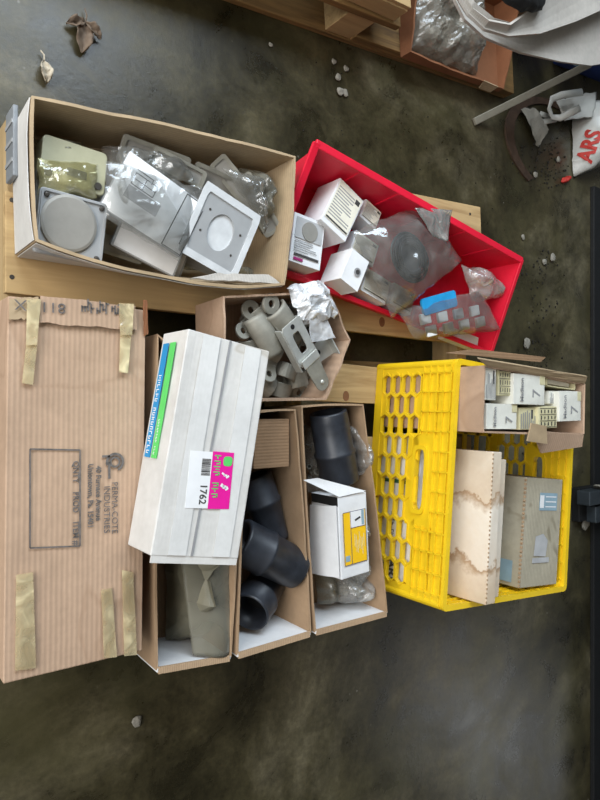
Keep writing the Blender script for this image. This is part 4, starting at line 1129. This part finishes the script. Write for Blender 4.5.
def ribbon(lo, hi, nm, mat, sag=0):
    n = len(lo)
    def f(u, v):
        i = min(int(u*(n-1)), n-2); t = u*(n-1)-i
        return lo[i].lerp(lo[i+1], t)*(1-v)+hi[i].lerp(hi[i+1], t)*v+Vector((0, 0, -sag*math.sin(math.pi*v)))
    return MB().grid(f, (n-1)*4, 5).build(nm, mat, fc, solid=.006, world=True, smooth=False)
lo = [P(451, -6, .30), P(464, 20, .295), P(484, 38, .29), P(520, 53, .28), P(560, 62, .275), P(590, 66, .27), P(625, 60, .27)]
hi = [P(458, -30, .30), P(474, 2, .30), P(494, 18, .30), P(522, 26, .30), P(555, 20, .30), P(590, 5, .30), P(640, -12, .30)]
ribbon(lo, hi, 'near_flap', M_flap, .01)
lo = [P(455, -8, .335), P(468, 15, .33), P(484, 30, .328), P(508, 37, .325), P(540, 34, .325), P(575, 22, .325), P(615, 4, .325)]
hi = [P(459, -12, .335), P(473, 8, .335), P(489, 20, .34), P(510, 24, .342), P(530, 10, .342), P(552, -14, .34), P(590, -40, .34)]
ribbon(lo, hi, 'upper_flap', M_flap, .008)
# black tool-like item in the flaps: dark pouch
o = pillow([P(490, -6, .352), P(545, -10, .352), P(543, 12, .350), P(520, 12, .350)], .02, 61, 14, 10).build('dark_pouch', M_steelb); tag(o, 'dark pouch lying on the pale carton flaps at the top edge', 'pouch')
# blue tote
bt = thing('storage_tote', 'dark blue plastic tote with white label beside the loaded pallet', 'tote', P(566, 72, 0)+Vector((.10, .14, 0)), R(6))
MB().hexa([(-.20, -.12, 0), (.22, -.12, 0), (.22, .12, 0), (-.20, .12, 0)], [(-.22, -.14, .14), (.24, -.14, .14), (.24, .14, .14), (-.22, .14, .14)]).build('tote_body', M_blue_pl, bt, bevel=.006)
MB().box((.01, 0, .150), (.48, .30, .016)).build('tote_lid', M_blue_pl, bt, bevel=.004)
o = MB().box((-.13, -.1365, .085), (.07, .004, .06)).build('paper_label', M_labelb, bt); o['label'] = 'pale label'
# slanting strip
A, B = P(474, 122, .006), P(590, 64, .19)
d = (B-A).normalized(); n = Vector((-d.y, d.x, 0)).normalized()*.011; dn = Vector((0, 0, .004))
o = MB().hexa([A-n-dn, B-n-dn, B+n-dn, A+n-dn], [A-n+dn, B-n+dn, B+n+dn, A+n+dn]).build('wood_strip', M_alu, bevel=.002)
tag(o, 'long thin grey strip leaning from the floor onto the blue tote', 'strip')
# white carrier bag
cb = thing('carrier_bag', 'white plastic carrier bag with red letters at the right edge', 'bag', P(592, 130, 0))
q = [P(572, 104, .004), P(628, 102, .004), P(634, 150, .004), P(573, 178, .004)]
pillow(q, .16, 71, 30, 30, .22, 9, .01, .55).build('bag_body', M_bagw, cb, world=True, smooth=True)
q = [P(556, 100, .03), P(596, 92, .05), P(594, 116, .08), P(562, 122, .03)]
sheet(q, .010, 72, 14, 14, 16, .006).build('bag_shoulder', M_bagw, cb, solid=.0008, world=True, smooth=True)
h1 = [P(582, 92, .08), P(562, 95, .07), P(552, 99, .05), P(549, 108, .04), P(552, 117, .03), P(560, 118, .05), P(570, 113, .08), P(580, 108, .10)]
MB().tube(h1, .012, 8, .35).build('handle', M_bagw, cb, world=True, smooth=True)
h2 = [P(550, 117, .02), P(541, 114, .012), P(538, 118, .01), P(543, 122, .012), P(556, 119, .03)]
MB().tube(h2, .010, 8, .4).build('handle', M_bagw, cb, world=True, smooth=True)
q = P(585, 163, .165)
from mathutils.bvhtree import BVHTree
bb = bpy.data.objects['bag_body']
bvh = BVHTree.FromPolygons([v.co.copy() for v in bb.data.vertices], [list(p.vertices) for p in bb.data.polygons])
Minv = root_matrix(cb).inverted()
for word, px_, py_, sz in (('ARS', 591, 163, .075),):
    g0 = P(px_, py_, 0); c0_ = Minv @ Vector((0, 0, HC)); h0 = bvh.ray_cast(c0_, (Minv @ g0-c0_).normalized())[0]
    n0 = (c0_-h0).normalized()
    T0 = frame(h0+n0*.15, Vector((.45, 1, 0)), Vector((-1, .45, .6)))
    T0 = frame(h0+n0*.15, Vector((.45, 1, .1)), n0.cross(Vector((.45, 1, .1))))
    o = text(word, T0, sz, M_redink, cb, 'red_letters', bold=.003, thick=0)
    bm_ = bmesh.new(); bm_.from_mesh(o.data); bmesh.ops.subdivide_edges(bm_, edges=bm_.edges, cuts=1)
    for v in bm_.verts:
        hit = bvh.ray_cast(v.co, -n0)[0]
        v.co = (hit if hit else v.co-n0*.15)+n0*.004
    bm_.to_mesh(o.data); bm_.free()
    o.parent = bb
o = pillow([P(562, 177, .002), P(569, 176, .002), P(569, 182, .002), P(561, 183, .002)], .02, 73, 8, 8).build('crumpled_wrapper', M_redink); tag(o, 'small crumpled reddish wrapper below the carrier bag', 'wrapper')
# rusty hoop, paper, chips
c0 = P(556, 152, 0)
mb = MB()
K = 30; pts_o, pts_i = [], []
for k in range(K+1):
    a = R(85+150*k/K); pts_o.append((c0.x+.30*math.cos(a), c0.y+.17*math.sin(a))); pts_i.append((c0.x+.255*math.cos(a), c0.y+.150*math.sin(a)))
for k in range(K): mb.prism([pts_o[k], pts_o[k+1], pts_i[k+1], pts_i[k]], .0005, .006)
o = mb.build('iron_hoop', M_rust, weld=True); tag(o, 'curved rusty brown band lying flat on the floor near the carrier bag', 'hoop')
q = [P(524, 107, .01), P(537, 112, .012), P(549, 132, .010), P(539, 146, .006)]
q = [P(521, 108, .012), P(536, 108, .014), P(548, 130, .012), P(538, 147, .010)]
o = sheet(q, .008, 75, 10, 12, 14, .006).build('paper_scrap', mat_plain('grey_scrap_paper', (.25, .23, .19), .8), solid=.0008); tag(o, 'torn grey paper scrap standing by the rusty band', 'paper')
# dry leaves
def leaf(label, px, py, size, az, mat, seed, lobes=3):
    p = P(px, py, .003); t = thing('dry_leaf', label, 'leaf', p, R(az))
    for k in range(lobes):
        a = R(-90+(k-(lobes-1)/2)*62) if lobes > 1 else R(-90)
        ln = size*(1 if k == lobes//2 else .62)
        def f(u, v, a=a, ln=ln):
            wdt = .27*ln*math.sin(math.pi*min(1, u*.96+.03))**.8*(v-.5)*2
            q = Vector((u*ln, wdt, 0)); q.rotate(Euler((0, 0, a)))
            return q+Vector((0, 0, .006+.012*abs(v-.5)*2*math.sin(math.pi*u)+.010*noise.noise(Vector((u*5+seed, v*4, k)))))
        MB().grid(f, 12, 6).build('leaf_blade', mat, t, solid=.0008, smooth=True)
    MB().tube([(0, 0, .008), (.002, size*.25, .006), (-.003, size*.45, .005)], .0014, 6).build('stem', mat, t)
leaf('dark curled dry leaf on the floor above the open carton', 84, 24, .060, -6, M_leaf, 3)
leaf('small pale dry leaf by the left edge of the floor', 43, 62, .040, 8, M_leafp, 9, 1)
# floor grit and chips
chip = None
CH_SP = [(551, 258, .016), (525, 343, .020), (345, 69, .009), (337, 78, .010), (339, 92, .012), (344, 93, .011), (333, 62, .008), (534, 175, .012), (536, 144, .009), (583, 523, .026), (543, 262, .012), (136, 720, .012), (522, 237, .010), (557, 160, .012), (270, 45, .006)]
WHERE = ['right of the red bin', 'below the right end of the red bin', 'in the upper middle of the bare floor, topmost', 'in the upper middle floor, left one', 'above the red bin, left of a pair', 'above the red bin, right of a pair', 'nearest the amber pallet', 'under the rusty band', 'beside the paper scrap', 'by the steel rail joint', 'just left of the round chip beyond the red bin', 'on the dark floor below the bins', 'above the right end of the red bin', 'left of the carrier bag', 'on the floor left of the amber pallet']
for (px, py, s_), wr in zip(CH_SP, WHERE):
    if chip is None:
        mb = MB(); bmesh.ops.create_icosphere(mb.bm, subdivisions=2, radius=1)
        for v in mb.bm.verts: v.co = v.co*(1+.3*noise.noise(v.co*1.5)); v.co.z = v.co.z*.35
        chip = mb.build('concrete_chip', M_chip); o = chip
        tag(o, '', 'chip', 'pale chips on the floor')
    else: o = dup(chip, (0, 0, 0), (0, 0, 0))
    o['label'] = 'pale concrete chip '+wr
    o.location = P(px, py, 0)+Vector((0, 0, s_*.42)); o.scale = (s_, s_*.8, s_); o.rotation_euler = (0, 0, rnd.random()*6)
mb = MB()
for k in range(420):
    if k < 200: px, py = rnd.gauss(540, 10), rnd.uniform(250, 480)
    elif k < 300: px, py = rnd.gauss(545, 12), rnd.gauss(165, 14)
    else: px, py = rnd.uniform(300, 560), rnd.uniform(60, 260)
    p = P(px, py, .0005); s_ = rnd.uniform(.002, .006)*(1 if k < 300 else .5)
    if p.x < 1.5 and p.y < .56 or p.y > .86 and p.x < 1.75: continue
    mb.box(p+Vector((0, 0, s_*.3)), (s_, s_*rnd.uniform(.5, 1.2), s_*.6), rz=rnd.random()*3)
o = mb.build('floor_grit', M_soil); o['kind'] = 'stuff'; tag(o, 'dark crumbs and grit scattered on the floor right of the red bin', 'grit')
# ------------------------------------------------------------------ steel rail along the right edge
X0 = P(590, 400, 0).x
rl = thing('steel_rail', 'dark steel rail running along the right edge of the floor', 'rail', (X0+.06, -.66, 0))
MB().box((.0, 0, .008), (.12, 2.9, .016)).build('flange', M_steelb, rl, bevel=.002)
MB().box((.055, 0, .09), (.014, 2.9, .15)).build('web', M_steel, rl, bevel=.002)
MB().box((.04, 0, .172), (.09, 2.9, .014)).build('top_flange', M_steel, rl, bevel=.002)
sb2 = thing('steel_coupler', 'short dark steel arm with a pale disc end pointing from the rail to the crate', 'arm', P(583, 502, 0))
c_ = P(583, 502, .05)
MB().box((0, .03, .055), (.20, .05, .05)).build('upper_bar', M_steel, sb2, bevel=.004)
MB().box((.04, -.035, .045), (.14, .06, .04)).build('lower_bar', M_steel, sb2, bevel=.004)
MB().box((-.02, 0, .0155), (.12, .12, .03)).build('foot', M_steelb, sb2, bevel=.003)
MB().lathe([(0, .030), (.006, .028)], Matrix.Translation((-.0, .058, .07)) @ Matrix.Rotation(R(70), 4, 'Z'), 20, False).build('disc_end', M_chip, sb2)

# ------------------------------------------------------------------ printed details belong to the label they sit on
NEST = {'label_panel': ('printed_lines', 'dark_band', 'purple_mark', 'device_picture', 'corner_mark'),
        'yellow_label': ('label_window', 'label_code', 'label_barcode', 'label_border', 'label_lines', 'label_picture'),
        'blue_label': ('label_emblem', 'label_lines'), 'instruction_sheet': ('line_drawing', 'printed_panel'),
        'side_sheet': ('sheet_border',), 'tail_plate': ('rivet',), 'slotted_plate': ('hole_shade',), 'angle_plate': ('hole_shade',),
        'tray_sheet': ('tray_rib',), 'round_symbol': ('symbol_centre',)}
for root in [o for o in scene.objects if o.parent is None and o.children]:
    for host in list(root.children):
        for nm in NEST.get(host.name.split('.')[0], ()):
            for ch in list(root.children):
                if ch.name.split('.')[0] == nm: ch.parent = host
# ------------------------------------------------------------------ light
wd = bpy.data.worlds.new('world'); scene.world = wd; wd.use_nodes = True
bg = wd.node_tree.nodes['Background']; bg.inputs[0].default_value = (.86, .93, 1.0, 1); bg.inputs[1].default_value = .7
def area(name, loc, target, size, sizey, power, color):
    ld = bpy.data.lights.new(name, 'AREA'); ld.shape = 'RECTANGLE'; ld.size = size; ld.size_y = sizey; ld.energy = power; ld.color = color
    o = bpy.data.objects.new(name, ld); COL.objects.link(o); o.location = loc
    o.rotation_euler = (Vector(target)-Vector(loc)).to_track_quat('-Z', 'Y').to_euler(); return o
area('doorway_daylight', (-2.4, .7, 2.1), (.7, .1, .1), 2.6, 2.2, 100, (1.0, .98, .95))
area('window_daylight', (.25, 2.6, 2.5), (.5, .3, 0), 2.8, 1.6, 118, (.76, .88, 1.0))
area('far_window_daylight', (4.6, -2.6, 2.2), (2, -1, 0), 1.4, 1.2, 9, (.92, .96, 1.0))
vs = scene.view_settings; vs.view_transform = 'Standard'; vs.look = 'None'; vs.gamma = 1; vs.use_curve_mapping = False
vs.exposure = .35
